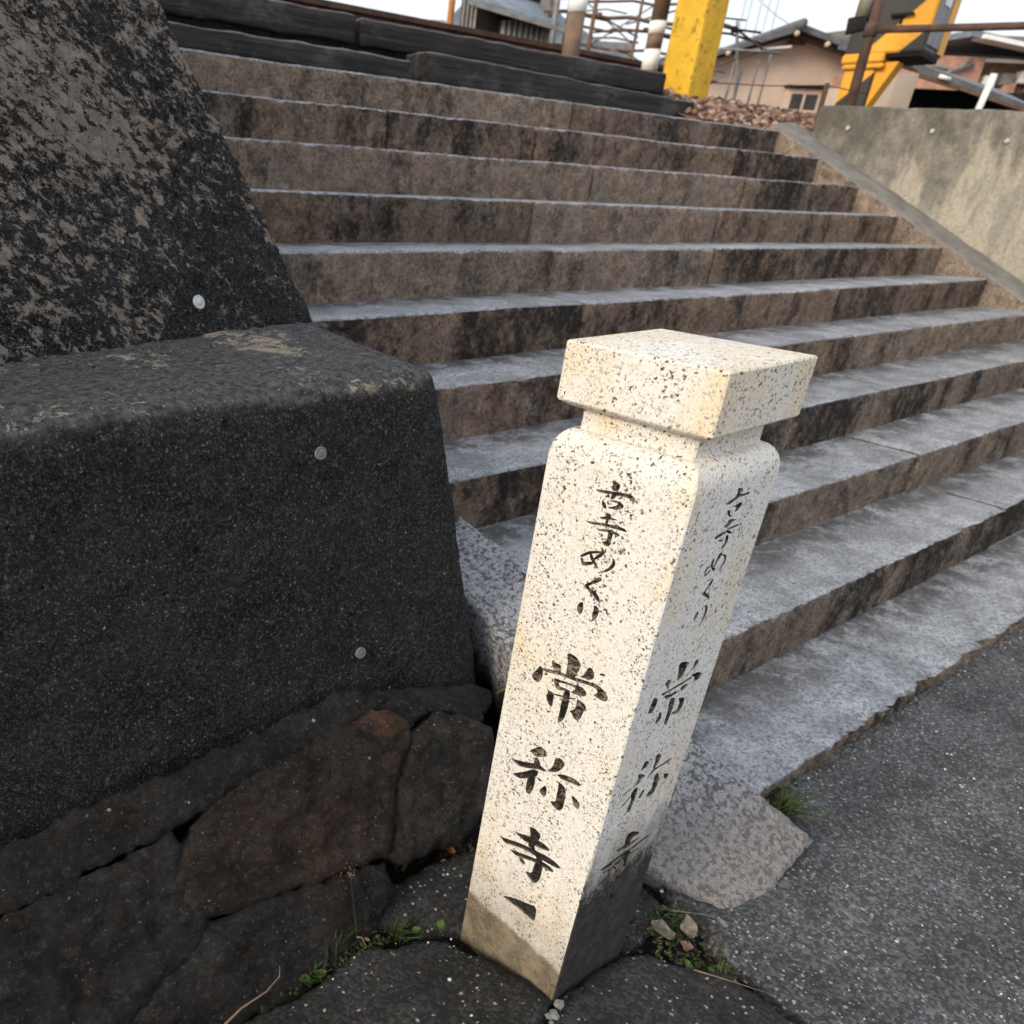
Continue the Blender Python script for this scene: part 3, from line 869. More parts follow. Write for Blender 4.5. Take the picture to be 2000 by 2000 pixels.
# the rough footing and the boulders the wall stands on
BAND = [(0.09,1.03,0.258), (0.298,1.035,0.278), (0.506,1.035,0.284), (0.705,1.05,0.298), (0.80,1.06,0.300), (0.90,1.03,0.268), (0.84,1.0,0.262), (0.631,0.989,0.252), (0.48,0.973,0.234), (0.375,0.962,0.223), (0.166,0.949,0.210), (-.1,0.93,0.201), (-.5, .95, .20), (-.5, 1.02, .26)]
stone('footing_band', BAND, M['darkrock'], lw, dome=.010, fall=.03, deep=.10, h=.009, facet=.010, grow=1.03, amps=((.012, 8), (.007, 34), (.004, 80)), jag=.014, seed=31)
CHIN = [(0.80,1.06,0.297), (0.93,1.06,0.262), (1.06,1.045,0.235), (1.20,1.04,0.19), (1.24,1.03,0.15), (1.108,0.95,0.178), (1.056,0.965,0.212), (0.989,0.985,0.232), (0.909,0.972,0.222), (0.89,1.00,0.25)]
stone('footing_band', CHIN, M['darkrock'], lw, dome=.006, fall=.02, deep=.08, h=.009, facet=.010, grow=1.03, amps=((.008, 16), (.006, 45)), jag=.012, seed=36)
BROWN = [(0.48,0.970,0.232), (0.631,0.986,0.250), (0.836,1.001,0.265), (0.868,0.998,0.262), (0.905,0.966,0.228), (0.892,0.938,0.198), (0.845,0.919,0.178), (0.755,0.824,0.078), (0.626,0.834,0.088), (0.54,0.839,0.094), (0.421,0.850,0.105), (0.379,0.853,0.108), (0.357,0.918,0.177)]
o = stone('foundation_stone', BROWN, M['brown'], lw, dome=.018, fall=.03, deep=.16, h=.0085, grow=1.07, facet=.016, amps=((.016, 4.5), (.012, 13), (.007, 30), (.0035, 80)), jag=.010, seed=32)
o['label'] = 'rusty brown foundation stone with an orange tip'
RIGHT = [(0.912,0.950,0.211), (0.989,0.965,0.226), (1.056,0.946,0.206), (1.108,0.913,0.172), (1.046,0.824,0.078), (0.940,0.795,0.047), (0.785,0.807,0.060), (0.764,0.819,0.073), (0.840,0.900,0.158)]
o = stone('foundation_stone', RIGHT, M['greyrock'], lw, dome=.016, fall=.03, deep=.16, h=.0085, grow=1.07, facet=.016, amps=((.016, 4.5), (.012, 13), (.007, 30), (.0035, 80)), jag=.010, seed=33)
o['label'] = 'grey layered foundation stone beside the marker post'
LEFT = [(-.25,0.93,0.19), (0.084,0.938,0.198), (0.181,0.942,0.202), (0.366,0.950,0.210), (0.371,0.850,0.105), (0.350,0.827,0.081), (0.267,0.807,0.060), (0.212,0.786,0.038), (0.045,0.80,0.05), (-.25,.82,.07)]
o = stone('foundation_stone', LEFT, M['darkrock'], lw, dome=.016, fall=.03, deep=.16, h=.009, grow=1.07, facet=.016, amps=((.016, 4.5), (.012, 13), (.007, 30), (.0035, 80)), jag=.010, seed=34)
LOW = [(0.372,0.843,0.098), (0.538,0.832,0.087), (0.731,0.814,0.067), (0.726,0.769,0.020), (0.628,0.730,-0.020), (0.506,0.716,-0.036), (0.392,0.731,-0.020), (0.224,0.785,0.037), (.27, .805, .058), (.352, .825, .078)]
o = stone('foundation_stone', LOW, M['darkrock'], lw, dome=.014, fall=.03, deep=.16, h=.0085, grow=1.07, facet=.016, amps=((.016, 4.5), (.012, 13), (.007, 30), (.0035, 80)), jag=.010, seed=35)

# sloping granite string course beside the lowest steps, half behind the post
SL = [(1.20,.544,.030), (1.29,.40,-.005), (1.40,.385,.000), (1.594,.400,.028), (1.49,.70,.175), (1.48,1.18,.372), (1.47,1.44,.420), (1.29,1.44,.39), (1.285,1.10,.29), (1.245,.80,.155)]
o = stone('granite_slab', SL, M['slab'], None, dome=.005, fall=.009, deep=.22, h=.012, amps=((.004, 12), (.0025, 40), (.0018, 90)), jag=.006, seed=50, toward=Vector((0, -.3, 1)))
props(o, 'sloping grey granite slab along the left edge of the lowest steps, behind the marker post', 'stone slab')

# ------------------------------------------------------------------ the marker post
S = 0.207
PF = Vector((0.826, 0.449, 0))                      # front arris on plan
TH = 0.89317 - PHI
ta = Vector((-sin(TH) * 1.0, cos(TH), 0)) if False else Vector((-math.sin(0), 1, 0))
def cam2(x, y): return Vector((0.81327 * x + 0.58188 * y, -0.58188 * x + 0.81327 * y, 0))
ta = cam2(-cos(0.89317), sin(0.89317)); tb = cam2(sin(0.89317), cos(0.89317))
PF = cam2(1.98443 * S, 4.08494 * S)
pc = PF + (ta + tb) * S * .5
post = thing('stone_marker_post', (pc.x, pc.y, 0), 'pale speckled granite marker post with carved black characters and a square cap', 'stone post')
STROKES = {
 'L': [
  [[(106.7,911.5),(99,912.7),(93.3,910),(93.2,905.5),(95.9,900.4),(102.5,900.2),(104.5,903.8),(103.1,907.8)],
   [(126.3,894.5),(117.8,896.6),(104.8,898.8),(94.6,900.3),(84.6,902.2),(75.6,902.5),(70.5,900.2),(69.5,896.3),(74.2,897.2),(83.3,897.3),(93.6,896.4),(103.9,894.9),(115.5,892.4),(122.4,892.7)],
   [(101.8,897.4),(95.6,899.3),(95.7,894.5),(98.5,889.3),(102.9,888.5),(102.5,892.3)],
   [(113.5,884.4),(109.8,883.2),(105.2,878.5),(105,874.8),(109,874.7),(112.7,878.5)],
   [(107.5,884.9),(98.3,888.9),(89.3,889.9),(82.7,887.2),(82.4,883.6),(89.2,878.9),(99.3,876.7),(104.9,877.3),(97.6,880.4),(91.8,884.2),(91.1,886.6),(97.8,886.8)]],
  [[(104.5,870),(97.1,870.7),(95.4,867.5),(98.1,861),(98.2,855.9),(102.9,855.5),(101.6,861),(104.3,863.8)],
   [(113.2,860.7),(107.1,864.1),(99.4,866.1),(91.5,866.8),(84.6,866.3),(92.2,864.3),(98.6,862.7),(106.2,860.4)],
   [(129.1,850.4),(119.7,852.8),(103.7,855.8),(92,858.1),(80.3,859.5),(72,858.4),(70.6,855.2),(77.8,855),(90.8,853.5),(104.3,852.5),(117.4,849.1),(124.4,848.6)],
   [(115,844.8),(105.8,847.5),(95.5,850.5),(87.5,850.9),(79.8,849.9),(79,846.5),(86.5,846.9),(94.7,847),(105.1,844.5)],
   [(95.5,850.5),(88.5,852.4),(88.2,845.6),(88.3,835.4),(89.5,829.1),(95.3,827.6),(101.9,831.6),(95,834.4),(94.5,840.7)],
   [(105.5,840.5),(101.7,841.9),(100.8,838.4),(104,837.2)]],
  [[(128.8,800.1),(121.9,808.1),(114.5,813.4),(104.1,817.7),(94.9,820),(90.5,819.3),(98.1,816.1),(108.4,812.1),(116,807.8),(123.1,801)],
   [(101.6,824.5),(96.4,823.3),(93,818.1),(98.1,810.2),(106.2,803),(109.3,803.8),(102.7,811.7),(98.5,817.9),(99.6,822)],
   [(126.5,799.6),(122.3,800.6),(120.3,795.3),(112.5,799.1),(107.1,800.6),(106.2,797),(113.8,792.6),(121.9,789.3)],
   [(114.3,809.8),(111.1,811),(106.7,804.8),(99.4,798.4),(97.1,794.7),(101.4,794.9),(108.4,800.1),(112.2,803.9)],
   [(81.6,816.7),(77.4,815.1),(75,809.5),(77.9,801.8),(84.5,795.1),(92.2,792),(85.6,799.3),(81,805.8),(80.3,811.3)]],
  [[(95.6,782.5),(90.5,784.9),(88.2,781.6),(93.9,775.8),(103.6,768.2),(105,764.9),(96.6,763),(90.2,760.3),(85.4,755.5),(85.1,751.5),(89.3,751),(96.4,756.2),(104.5,759.6),(111.8,762.6),(111.3,766.3),(104.5,771.9)],
   [(90.4,773.2),(86.8,772.7),(88.2,770.1),(90.6,770.8)],
   [(85.1,777.5),(80.2,777.6),(80.2,774.9),(84,774.6)]],
  [[(112.8,738.4),(108.1,740.5),(105.7,732.4),(106,725.1),(108.7,721),(114.3,724.1),(115.6,732.1)],
   [(91.9,743.6),(86.9,743.8),(82.7,740.2),(82.2,733.4),(84.5,725.2),(91.4,717),(89.4,724.3),(91.6,730.4),(90.5,737.9)]],
  [[(115.1,655.9),(110.2,659),(102.3,658.7),(95,656.1),(89.5,650.3),(91.4,640.6),(93.8,631.6),(95,624.9),(102.4,620.2),(109.1,622.1),(110.1,629.3),(110.2,637),(111,645.4)],
   [(136.7,631.7),(133.5,635.7),(128.9,633.1),(120.3,633.8),(119,627.8),(117.8,622.8),(119.2,618.7),(125.8,619.6),(126.9,621.8),(132.6,623.8)],
   [(79.5,650.3),(76.1,654.3),(71.4,652.6),(67.2,646.3),(67.7,639.5),(73.6,634.6),(82,633.2),(89.1,630.9),(83,637.6),(80.3,644.5)],
   [(61.2,650.1),(58.1,654.5),(53.6,655.4),(50.9,653.1),(56.1,650.8)],
   [(149.9,612.8),(144.5,615.7),(133.3,618.9),(122.3,622.1),(111.3,624.2),(102.5,625.7),(93.8,627.2),(83.4,630.2),(73.9,631.6),(65.9,634),(58.6,634.8),(51.7,632.8),(44.7,629.8),(40.3,624.7),(40.8,618.4),(46.3,615.1),(54.8,615.1),(62.6,616.1),(56.7,622.8),(58.8,627.1),(65.5,628.2),(75.9,626.1),(88.3,622.5),(101.4,620.7),(112.3,618.6),(123.4,616.4),(132.2,613.8),(139.8,610.8),(145.9,610.9)],
   [(154,615.1),(147.7,613.9),(145.6,604.2),(147.1,594.1),(151,586.7),(157.8,587),(163.3,589.7),(163.6,596.6),(158,605.5)],
   [(126.9,608.8),(119.6,610),(108.6,612.7),(97.7,614.9),(88.1,617),(80.8,618.9),(74.5,615.8),(71.5,612.1),(73.6,607.4),(80.5,603.5),(90.2,601.8),(96.8,600.8),(89.8,609.9),(92.6,612.2),(102.3,610.1),(112.2,607.9),(118.1,605.8),(116.4,601),(109.5,601.5),(101.8,603),(96.1,602.9),(98.8,599.7),(107.5,597.5),(116,593.8),(120.9,595),(125.1,600.6)],
   [(106.9,597.3),(99.4,602.2),(96.3,598.8),(95.7,588.9),(94.9,577.8),(95.6,565.8),(97.4,552.9),(105,539.8),(106.9,548.2),(106.4,561.6),(107.1,575.2),(106.8,587)],
   [(135.2,586.8),(129.3,584.4),(121.1,585.1),(120.5,574.3),(120,561.6),(125.3,560.9),(131.6,567.8),(133.2,575.1),(131.7,581.8)],
   [(122.2,585),(114.5,587.1),(105.1,589.7),(104.5,587.1),(119.3,582.6)],
   [(84.5,596.6),(77.9,597.1),(70.7,595.1),(66.8,590.1),(70.7,580.9),(71.7,571.1),(76.8,563.9),(82.5,563.9),(86,569.3),(92.3,571.3),(84.7,578.2),(83.1,586)],
   [(97,592.1),(86.7,596.5),(86.2,594.5),(96.5,589.6)]],
  [[(143.5,464.9),(125.4,486.4),(115.9,485.2),(109.8,478.2),(113.2,473),(129.7,462.8),(135.9,465.3)],
   [(129.2,465),(120.5,459.5),(118.3,453.4),(105.8,451.6),(109.5,447.1),(120.1,444.5),(125.1,441),(128.2,446.6),(130.9,450.5)],
   [(171.9,430.6),(159,436.1),(144.5,442.1),(130.7,449.6),(118.3,453.4),(121.8,443.3),(135.5,435.7),(151.4,427.6),(161.3,427.6)],
   [(164.5,405.5),(151.1,416.9),(138,429.1),(128.6,439.5),(119.4,441.1),(119.3,431.5),(131.9,418.6),(147.1,406.8),(156.7,404.9)],
   [(134.7,422.6),(124.6,429.7),(121.5,424.1),(121.1,408.6),(124.4,392.2),(132.4,388.3),(135.4,398.2),(135.4,412.1)],
   [(120.6,428.7),(114.4,431.1),(109.1,428.1),(114.2,425.4)],
   [(97,482.1),(87.7,488.5),(78.8,484.4),(80.8,473.8),(88.6,460.8),(101.4,452.8),(106.2,453.3),(99.5,460.7),(96.6,472.2)],
   [(89.5,456.5),(78.6,464.1),(63.9,469),(53.5,469),(45.2,466.6),(51.6,461.1),(63.3,459.1),(76.4,454.4)],
   [(84,448),(72.7,445.8),(67,440.4),(65.9,424),(65.6,406.7),(70.9,397.8),(80,397.7),(89.8,404.1),(79.9,409.5),(81,422.4),(80.8,437.9)],
   [(111.7,409.5),(102.9,425.7),(98.6,421.1),(97.9,406.9),(105.8,404)],
   [(57.9,439.5),(50.1,439.6),(40.8,433.4),(41.3,424.4),(46.1,422.6),(53.1,429.8)]],
  [[(113.9,332.5),(102.8,336.1),(92.4,333.1),(90.9,325.9),(96.5,306.5),(98.3,296.4),(107.6,293),(110.7,303.2),(108.8,317.7)],
   [(138.9,301.4),(126.6,306.4),(113.7,312.6),(98.8,317.3),(84,321.1),(71.9,318.6),(71,314.1),(83.1,308.1),(97.8,303.3),(114.6,297.9),(129.1,298.9)],
   [(166.7,270.5),(151.5,275.1),(132.3,284.3),(109.5,292.4),(90.6,297.5),(72.2,302.5),(55.3,303.3),(44.2,300.2),(51.3,294),(65.9,290.9),(80.7,287.7),(97.9,284.9),(117.2,280.6),(138.2,271.8),(151.7,265)],
   [(142.3,260.6),(128.5,265.5),(109.7,273.8),(91.1,281),(74.6,286.5),(61.2,287.4),(54.5,282.6),(61.1,277.9),(76.3,276.4),(93.3,272.5),(111.6,263.4),(126.8,257)],
   [(108.3,296.6),(97.8,303.3),(94.2,295.6),(81,298.2),(77.5,281.9),(74.7,264.7),(75.3,248.8),(81.6,231.9),(93,232.9),(105.2,242.2),(91.9,247.2),(91.3,263.3),(89,280.6),(93,290.1)],
   [(121.1,259.6),(113.3,261.9),(106.2,257),(109.9,250.4),(116.5,252.4)]],
  [[(138.7,153.8),(113.6,170.1),(90.3,180.3),(69.8,190.5),(66.5,165.6),(68.6,156),(85.4,156.7),(100.2,156.7),(115,155.7)]],
 ],
 'R': [
  [[(102.8,915.4),(110.5,915.3),(119.7,911.1),(116.2,909.4),(113.6,906.4),(125.7,904.6),(136.7,905.1),(140.6,902.4),(129.8,901.5),(115.9,902.4),(105.3,899.8),(91,896.3),(80.8,900.1),(90.1,901.7),(103.9,904.2),(106.2,909.5)],
   [(94.7,889.7),(101.6,887.1),(103.5,882),(108.2,877.4),(100.4,879.6),(93.7,885.8)],
   [(99,891.7),(112.8,892.5),(120.5,894.5),(127.3,892.5),(127.5,888.3),(122.2,884),(112.3,881.9),(115.6,887.8),(109.4,890.8)]],
  [[(104.3,874.6),(112.3,874.1),(128.2,869.7),(117.2,869.4),(112.7,865.6),(102.8,863.5),(95.5,867),(103.6,870)],
   [(105.7,862.3),(121.2,862.5),(134.7,862.6),(138.5,859.9),(125.3,859.1),(114.1,859.2)],
   [(105.3,861.2),(114.5,858.5),(121.6,853.8),(130.7,851.7),(118.1,852.1),(111.8,855.4)],
   [(79.3,855),(92.1,859.3),(109.8,858.9),(113.5,856.2),(99,854.7),(85,852.4)],
   [(88.6,849.8),(102,849.1),(106.9,844.2),(99.3,846)],
   [(109.9,852.8),(117.6,851),(119.8,843.1),(116.4,835.2),(109.8,833),(106.1,837.6),(113.2,840.9)]],
  [[(106.9,828.1),(113.8,827.6),(115,823.6),(108.5,817),(106.3,808.6),(102,808.5),(103.4,818.3)],
   [(112.5,826.1),(128.9,820.7),(132.1,811),(125.5,802.3),(117.7,797.9),(123,806.9),(126.5,815),(121.9,821.2),(113.7,823.9)],
   [(91.7,817.4),(93.4,824.5),(97.6,822.9),(100.4,811.4),(110.9,804.2),(104.7,803.3),(95.6,810.1)],
   [(80.2,810.4),(90.3,815.9),(94,813.1),(84.5,809.2),(86.9,801.6),(84.6,799.7)],
   [(93.8,809.3),(97.9,805.7),(87.7,800.1),(84.4,802.3)]],
  [[(108.9,791.2),(114.6,789),(109.4,781.9),(99.7,774.8),(112.2,767.9),(118.3,762.8),(118,756.8),(108.1,765.1),(93.4,772),(96.2,775.1),(102.3,782.6)]],
  [[(95.2,748.8),(100.2,743.3),(97.1,736.1),(92.9,733.3),(89.6,737.7),(91.8,744.5)],
   [(113.2,750.8),(119.5,749.6),(123.7,741.6),(122.3,731),(117.4,722.8),(110.2,716.8),(115.3,729),(116.8,739.6)]],
  [[(88.2,669),(100.8,668.4),(120.2,659.7),(113,653.7),(111.6,638.9),(95.5,637.3),(93.6,652.1)],
   [(134.2,655.9),(139.7,658.7),(147.8,651),(140.2,643.8),(126.5,640),(133.8,646.1)],
   [(63.5,646.1),(69.6,650.7),(80.8,643.9),(78.5,638.3),(70.9,636.8)],
   [(138.4,633.4),(157.3,630.9),(171.8,622.1),(165,615.5),(150.2,616.6),(149.7,624.7),(137.6,631.4)],
   [(61.1,629.8),(86.1,628.8),(119.6,629.3),(140,630.1),(142.2,625.7),(115.1,624.3),(84.5,625),(68.7,623.5)],
   [(113.5,620.4),(126.5,622.2),(137.8,616.7),(127.5,612.8),(119.6,611.4)],
   [(72.1,623.3),(91,618),(104.3,618.4),(108.3,613.5),(90,612.9),(79.7,613.6)],
   [(43.3,630.3),(54.6,626.3),(57.5,615.9),(51.9,602.7),(39.4,605.6),(39.6,616.6)],
   [(94.7,609.9),(108.6,605.5),(110.7,589.8),(108.5,572.3),(104.9,557.4),(96,565.9),(97,586.3),(92.8,599.4)],
   [(117.7,600.8),(137.8,595.1),(139.5,580.5),(134.6,568.4),(119.3,571.3),(109.4,577.7),(126.2,578.9),(125.9,590.6)],
   [(72.5,596.4),(79.8,591.1),(82.7,580.8),(74.5,572.8),(68,580.1),(73.3,587)]],
  [[(74.1,506.7),(81.5,505.2),(89.5,498.1),(81.3,493.5),(68.8,490.9),(69.9,496.5)],
   [(65.1,487.8),(74.9,484.2),(89.7,473.2),(80.1,471.7),(75.4,466.5),(62.2,465.5),(34.7,459.6),(35.8,465.3),(65.2,466.6),(68.6,474.9)],
   [(65.6,461.3),(77.1,458),(76.7,437.8),(73.7,410.7),(62.2,418.2),(66.4,438),(59.2,451.9)],
   [(42.5,439.1),(55.4,448.8),(62.6,447.7),(52.6,438.8),(40.8,434.9)],
   [(103.9,505),(113.1,503.6),(122.1,495.2),(119.4,485.2),(113,475.7),(104.8,478.4),(106.2,491.5)],
   [(94.3,462),(105.5,476.8),(131.2,474.5),(148.3,476.6),(163.2,472.2),(152,468.5),(128.8,471.9),(111.3,471.5)],
   [(118.5,462.8),(133.7,456.7),(139.1,431.9),(132.2,414.2),(116.6,416.9),(111.6,424.9),(122.7,432.3)],
   [(148.3,448.3),(164,441.9),(167.9,433.4),(162.1,429.6),(152.8,438.2)],
   [(91,440.7),(98,444.8),(99.8,436.1),(93.3,426.5),(86.3,432.8)]],
  [[(87.5,357.1),(102,356.3),(131.5,337.1),(116.6,337.6),(104.6,336.1),(104.8,321.9),(88.6,331.4)],
   [(60.3,337),(85.6,334.6),(105.1,330.2),(139.8,325.8),(109.4,319.1),(81.3,327.2)],
   [(30.2,316.1),(71.4,316.2),(107.6,314.4),(144.4,314.5),(179.7,311.6),(161.8,308.8),(117.8,306.9),(82.5,305.2),(47.6,305.3)],
   [(53.3,298.8),(86.4,304.2),(112.7,301.3),(145.6,297.8),(145.4,293.5),(119.7,292.7),(89.9,294.9),(62.3,293.2)],
   [(96.5,315.4),(119.3,303.2),(119.4,284.1),(117.3,270.7),(108.8,264.1),(90.1,265.4),(108.2,270.4),(105.6,286.7)],
   [(71.8,295.9),(84.2,291.2),(83.1,284.6)]],
  [[(93,222.9),(101.1,220.6),(110.5,195.1),(98.2,203.3)]],
 ],
}

BV = .0022
def sq_ring(hw, z, bv=BV):
    pts = []
    for sx, sy in ((-1, -1), (1, -1), (1, 1), (-1, 1)):
        cx, cy = sx * hw, sy * hw
        a = (cx - sx * bv, cy); b = (cx, cy - sy * bv)
        order = (b, a) if (sx * sy) > 0 else (a, b)
        for q in order: pts.append(q)
    return [pc + ta * p[1] + tb * p[0] + Vector((0, 0, z)) for p in pts]
def loft(name, rings, parent, mat, cap0=False, cap1=True, skip=()):
    V, F = [], []
    for r_ in rings: V += r_
    n = 8
    for i in range(len(rings) - 1):
        for k in range(n):
            if (i, k) in skip: continue
            F.append((i * n + k, i * n + (k + 1) % n, (i + 1) * n + (k + 1) % n, (i + 1) * n + k))
    if cap0: F.append(tuple(range(n - 1, -1, -1)))
    if cap1: F.append(tuple(range((len(rings) - 1) * n, len(rings) * n)))
    return mesh_obj(name, V, F, mat, parent, smooth=False)
hw = S / 2
ZB, ZS = -.12, .918
prof = [(hw, ZB), (hw, ZS)]
for k in range(1, 9):
    t = k / 8 * pi / 2
    prof.append((hw - .0225 * (1 - cos(t)), ZS + .038 * sin(t)))
prof += [(hw - .0240, .9568), (hw - .0245, .961), (hw - .0245, .986)]
rings = [sq_ring(h, z) for h, z in prof]
# which ring segments are the two carved faces: find by face centre
def seg_dir(k):
    r0 = rings[0]; mid = (r0[k] + r0[(k + 1) % 8]) / 2 - pc; mid.z = 0
    return mid, (r0[k] - r0[(k + 1) % 8]).length
skip = set(); 
for k in range(8):
    mid, ln = seg_dir(k)
    if ln > .05 and (mid.normalized().dot(-tb) > .9 or mid.normalized().dot(-ta) > .9): skip.add((0, k))
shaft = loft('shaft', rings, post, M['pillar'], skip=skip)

def chaikin(P, it=1):
    for _ in range(it):
        Q = []
        for i in range(len(P)):
            a, b = P[i], P[(i + 1) % len(P)]
            Q.append((a[0] * .8 + b[0] * .2, a[1] * .8 + b[1] * .2)); Q.append((a[0] * .2 + b[0] * .8, a[1] * .2 + b[1] * .8))
        P = Q
    return P

def carve(chars, t, inn, depth):
    """face with openings plus, for each character, the walls and floor of its cut"""
    w = S * 1000
    vl = [Vector((BV * 1000, ZB * 1000)), Vector((w - BV * 1000, ZB * 1000)), Vector((w - BV * 1000, ZS * 1000)), Vector((BV * 1000, ZS * 1000))]
    faces = [[0, 1, 2, 3]]; owner = [-1]
    for ci, ch in enumerate(chars):
        for st in ch:
            P = chaikin(st)
            if sum(P[i][0] * P[(i + 1) % len(P)][1] - P[(i + 1) % len(P)][0] * P[i][1] for i in range(len(P))) < 0: P.reverse()
            faces.append(list(range(len(vl), len(vl) + len(P)))); owner.append(ci)
            vl += [Vector(p) for p in P]
    vs, es, fs, ov, oe, of = delaunay_2d_cdt(vl, [], faces, 1, 1e-4)
    def w3(p, d=0.0): return PF + t * (p.x / 1000) + inn * d + Vector((0, 0, p.y / 1000))
    def split(fs, of):
        base, cuts = [], {i: [] for i in range(len(chars))}
        for f, o_ in zip(fs, of):
            ow = [owner[q] for q in o_ if owner[q] >= 0]
            if ow: cuts[min(ow)].append(tuple(f))
            else: base.append(tuple(f))
        cnt = {}
        for tr in cuts.values():
            for f in tr:
                for i in range(3):
                    e = tuple(sorted((f[i], f[(i + 1) % 3]))); cnt[e] = cnt.get(e, 0) + 1
        return base, cuts, cnt
    base, cuts, cnt = split(fs, of)
    # outline of every cut, then points down its middle so that the cut is a true groove
    extra = []
    for ci, tr in cuts.items():
        segs = []
        for f in tr:
            for i in range(3):
                e = tuple(sorted((f[i], f[(i + 1) % 3])))
                if cnt[e] == 1: segs.append((vs[e[0]], vs[e[1]]))
        def sd(x, y):
            best = 99.0
            for A_, B_ in segs:
                dx_, dy_ = B_.x - A_.x, B_.y - A_.y
                tt = max(0, min(1, ((x - A_.x) * dx_ + (y - A_.y) * dy_) / (dx_ * dx_ + dy_ * dy_ + 1e-9)))
                q_ = math.hypot(x - A_.x - dx_ * tt, y - A_.y - dy_ * tt)
                if q_ < best: best = q_
            return best
        polys = [chaikin(st) for st in chars[ci]]
        xs = [p[0] for P in polys for p in P]; ys = [p[1] for P in polys for p in P]
        x = min(xs)
        while x < max(xs):
            y = min(ys)
            while y < max(ys):
                px, py = x + rg0.uniform(-.4, .4), y + rg0.uniform(-.4, .4)
                if any(in_poly(px, py, P) for P in polys):
                    d_ = sd(px, py)
                    if d_ > .8: extra.append((Vector((px, py)), d_))
                y += 1.7
            x += 1.7
    n0 = len(vl)
    vs, es, fs, ov, oe, of = delaunay_2d_cdt(vl + [e[0] for e in extra], [], faces, 1, 1e-4)
    dep = {}
    for i, o_ in enumerate(ov):
        for q_ in o_:
            if q_ >= n0: dep[i] = extra[q_ - n0][1]
    base, cuts, cnt = split(fs, of)
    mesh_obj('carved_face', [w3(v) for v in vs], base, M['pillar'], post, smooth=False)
    for ci, tr in cuts.items():
        V, F, A, mp = [], [], [], {}
        def gid(i, lvl):
            if (i, lvl) not in mp:
                mp[(i, lvl)] = len(V)
                h_ = 0.0 if lvl == 0 else min(depth, .0022 + dep.get(i, 0) * .0011)
                V.append(w3(vs[i], h_)); A.append(min(1.0, h_ / .0055))
            return mp[(i, lvl)]
        for f in tr:
            F.append(tuple(gid(i, 1) for i in f))
            for i in range(3):
                a, b = f[i], f[(i + 1) % 3]
                if cnt[tuple(sorted((a, b)))] == 1: F.append((gid(a, 0), gid(b, 0), gid(b, 1), gid(a, 1)))
        mesh_obj('carved_character', V, F, M['ink'], post, smooth=False, attr=A)
rg0 = random.Random(2)
carve(STROKES['L'], ta, tb, .0085)
carve(STROKES['R'], tb, ta, .0085)
hc = hw * 1.0128
capr = [sq_ring(hw - .020, .984), sq_ring(hc - .012, .9845), sq_ring(hc - .0015, .9905), sq_ring(hc, .993), sq_ring(hc, 1.0610), sq_ring(hc - .0018, 1.0632), sq_ring(hc * .55, 1.0665, .02), sq_ring(hc * .12, 1.0680, .006)]
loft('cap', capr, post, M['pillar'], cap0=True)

# ------------------------------------------------------------------ right-hand parapet wall with its cement kerb
rw = thing('concrete_wall', (6.8, 2.5, 0), 'streaked grey concrete wall with a sloping cement kerb right of the steps', 'wall')
def ks(v): return uend(v) + .02
def kz(v): return Z0 + .5464 * (v - V0) + .005
# kerb: strip sloping with the flight
v1, v2 = 3.62, -.4
kc = []
for z_ in (-1.2, 0.0):
    for v_ in (v2, v1):
        for q in (0, 1):
            kc.append(Vector((ks(v_) + q * .32, v_, kz(v_) + z_ + q * .035)))
rough_box('cement_kerb', kc, M['riser_clean'], rw, r=.02, segs=(.06, .05, .08), amps=((.006, 8), (.004, 30)), topmat=M['kerb'], seed=60)
wc = [Vector((ks(v2) + .27, v2, -.6)), Vector((ks(v2) + .60, v2, -.6)), Vector((ks(3.50) + .27, 3.50, .6)), Vector((ks(3.50) + .60, 3.50, .6)),
      Vector((ks(v2) + .30, v2, 1.66)), Vector((ks(v2) + .60, v2, 1.66)), Vector((ks(3.46) + .27, 3.46, 1.855)), Vector((ks(3.46) + .60, 3.46, 1.855))]
rough_box('wall_face', wc, M['gwall'], rw, r=.025, segs=(.08, .05, .05), amps=((.008, 5), (.004, 22)), seed=61)
for p in ((6.607, 3.235, 1.712), (6.688, 2.729, 1.690), (6.754, 2.312, 1.634)):
    o = disc((p[0] - .008, p[1], p[2]), (-1, -.16, 0), .013, M['discw'], rw, True)

# ------------------------------------------------------------------ railway level above the steps
sheet('railway_bed', -30, 60, 4.3, 60, 1.80, 3, M['rust'], 0.0, label='brown railway bed above the steps')
rl = thing('railway_rail', (3.9, 5.0, 2.09), 'rusty brown rail running behind the timber sleepers', 'rail')
def railprof(x0, x1):
    P = [(-.065, 0), (.065, 0), (.065, .012), (.012, .03), (.010, .085), (.034, .095), (.034, .125), (-.034, .125), (-.034, .095), (-.010, .085), (-.012, .03), (-.065, .012)]
    return [Vector((x0, 5.0 + a, 2.085 + b)) for a, b in P]
prism('rail_bar', railprof(-2, 0), (9.1, 0, 0), M['railm'], rl)
for x in (2.9, 4.1, 5.3, 6.5):
    hexa('tie_plate', box8(x - .09, x + .09, 4.86, 5.14, 2.06, 2.084), M['rust'], rl)
bed = [(-2, 4.27, 1.86), (5.9, 4.27, 1.86), (6.3, 4.5, 1.90), (7.2, 5.4, 2.00), (7.2, 6.2, 2.03), (-2, 6.2, 2.03)]
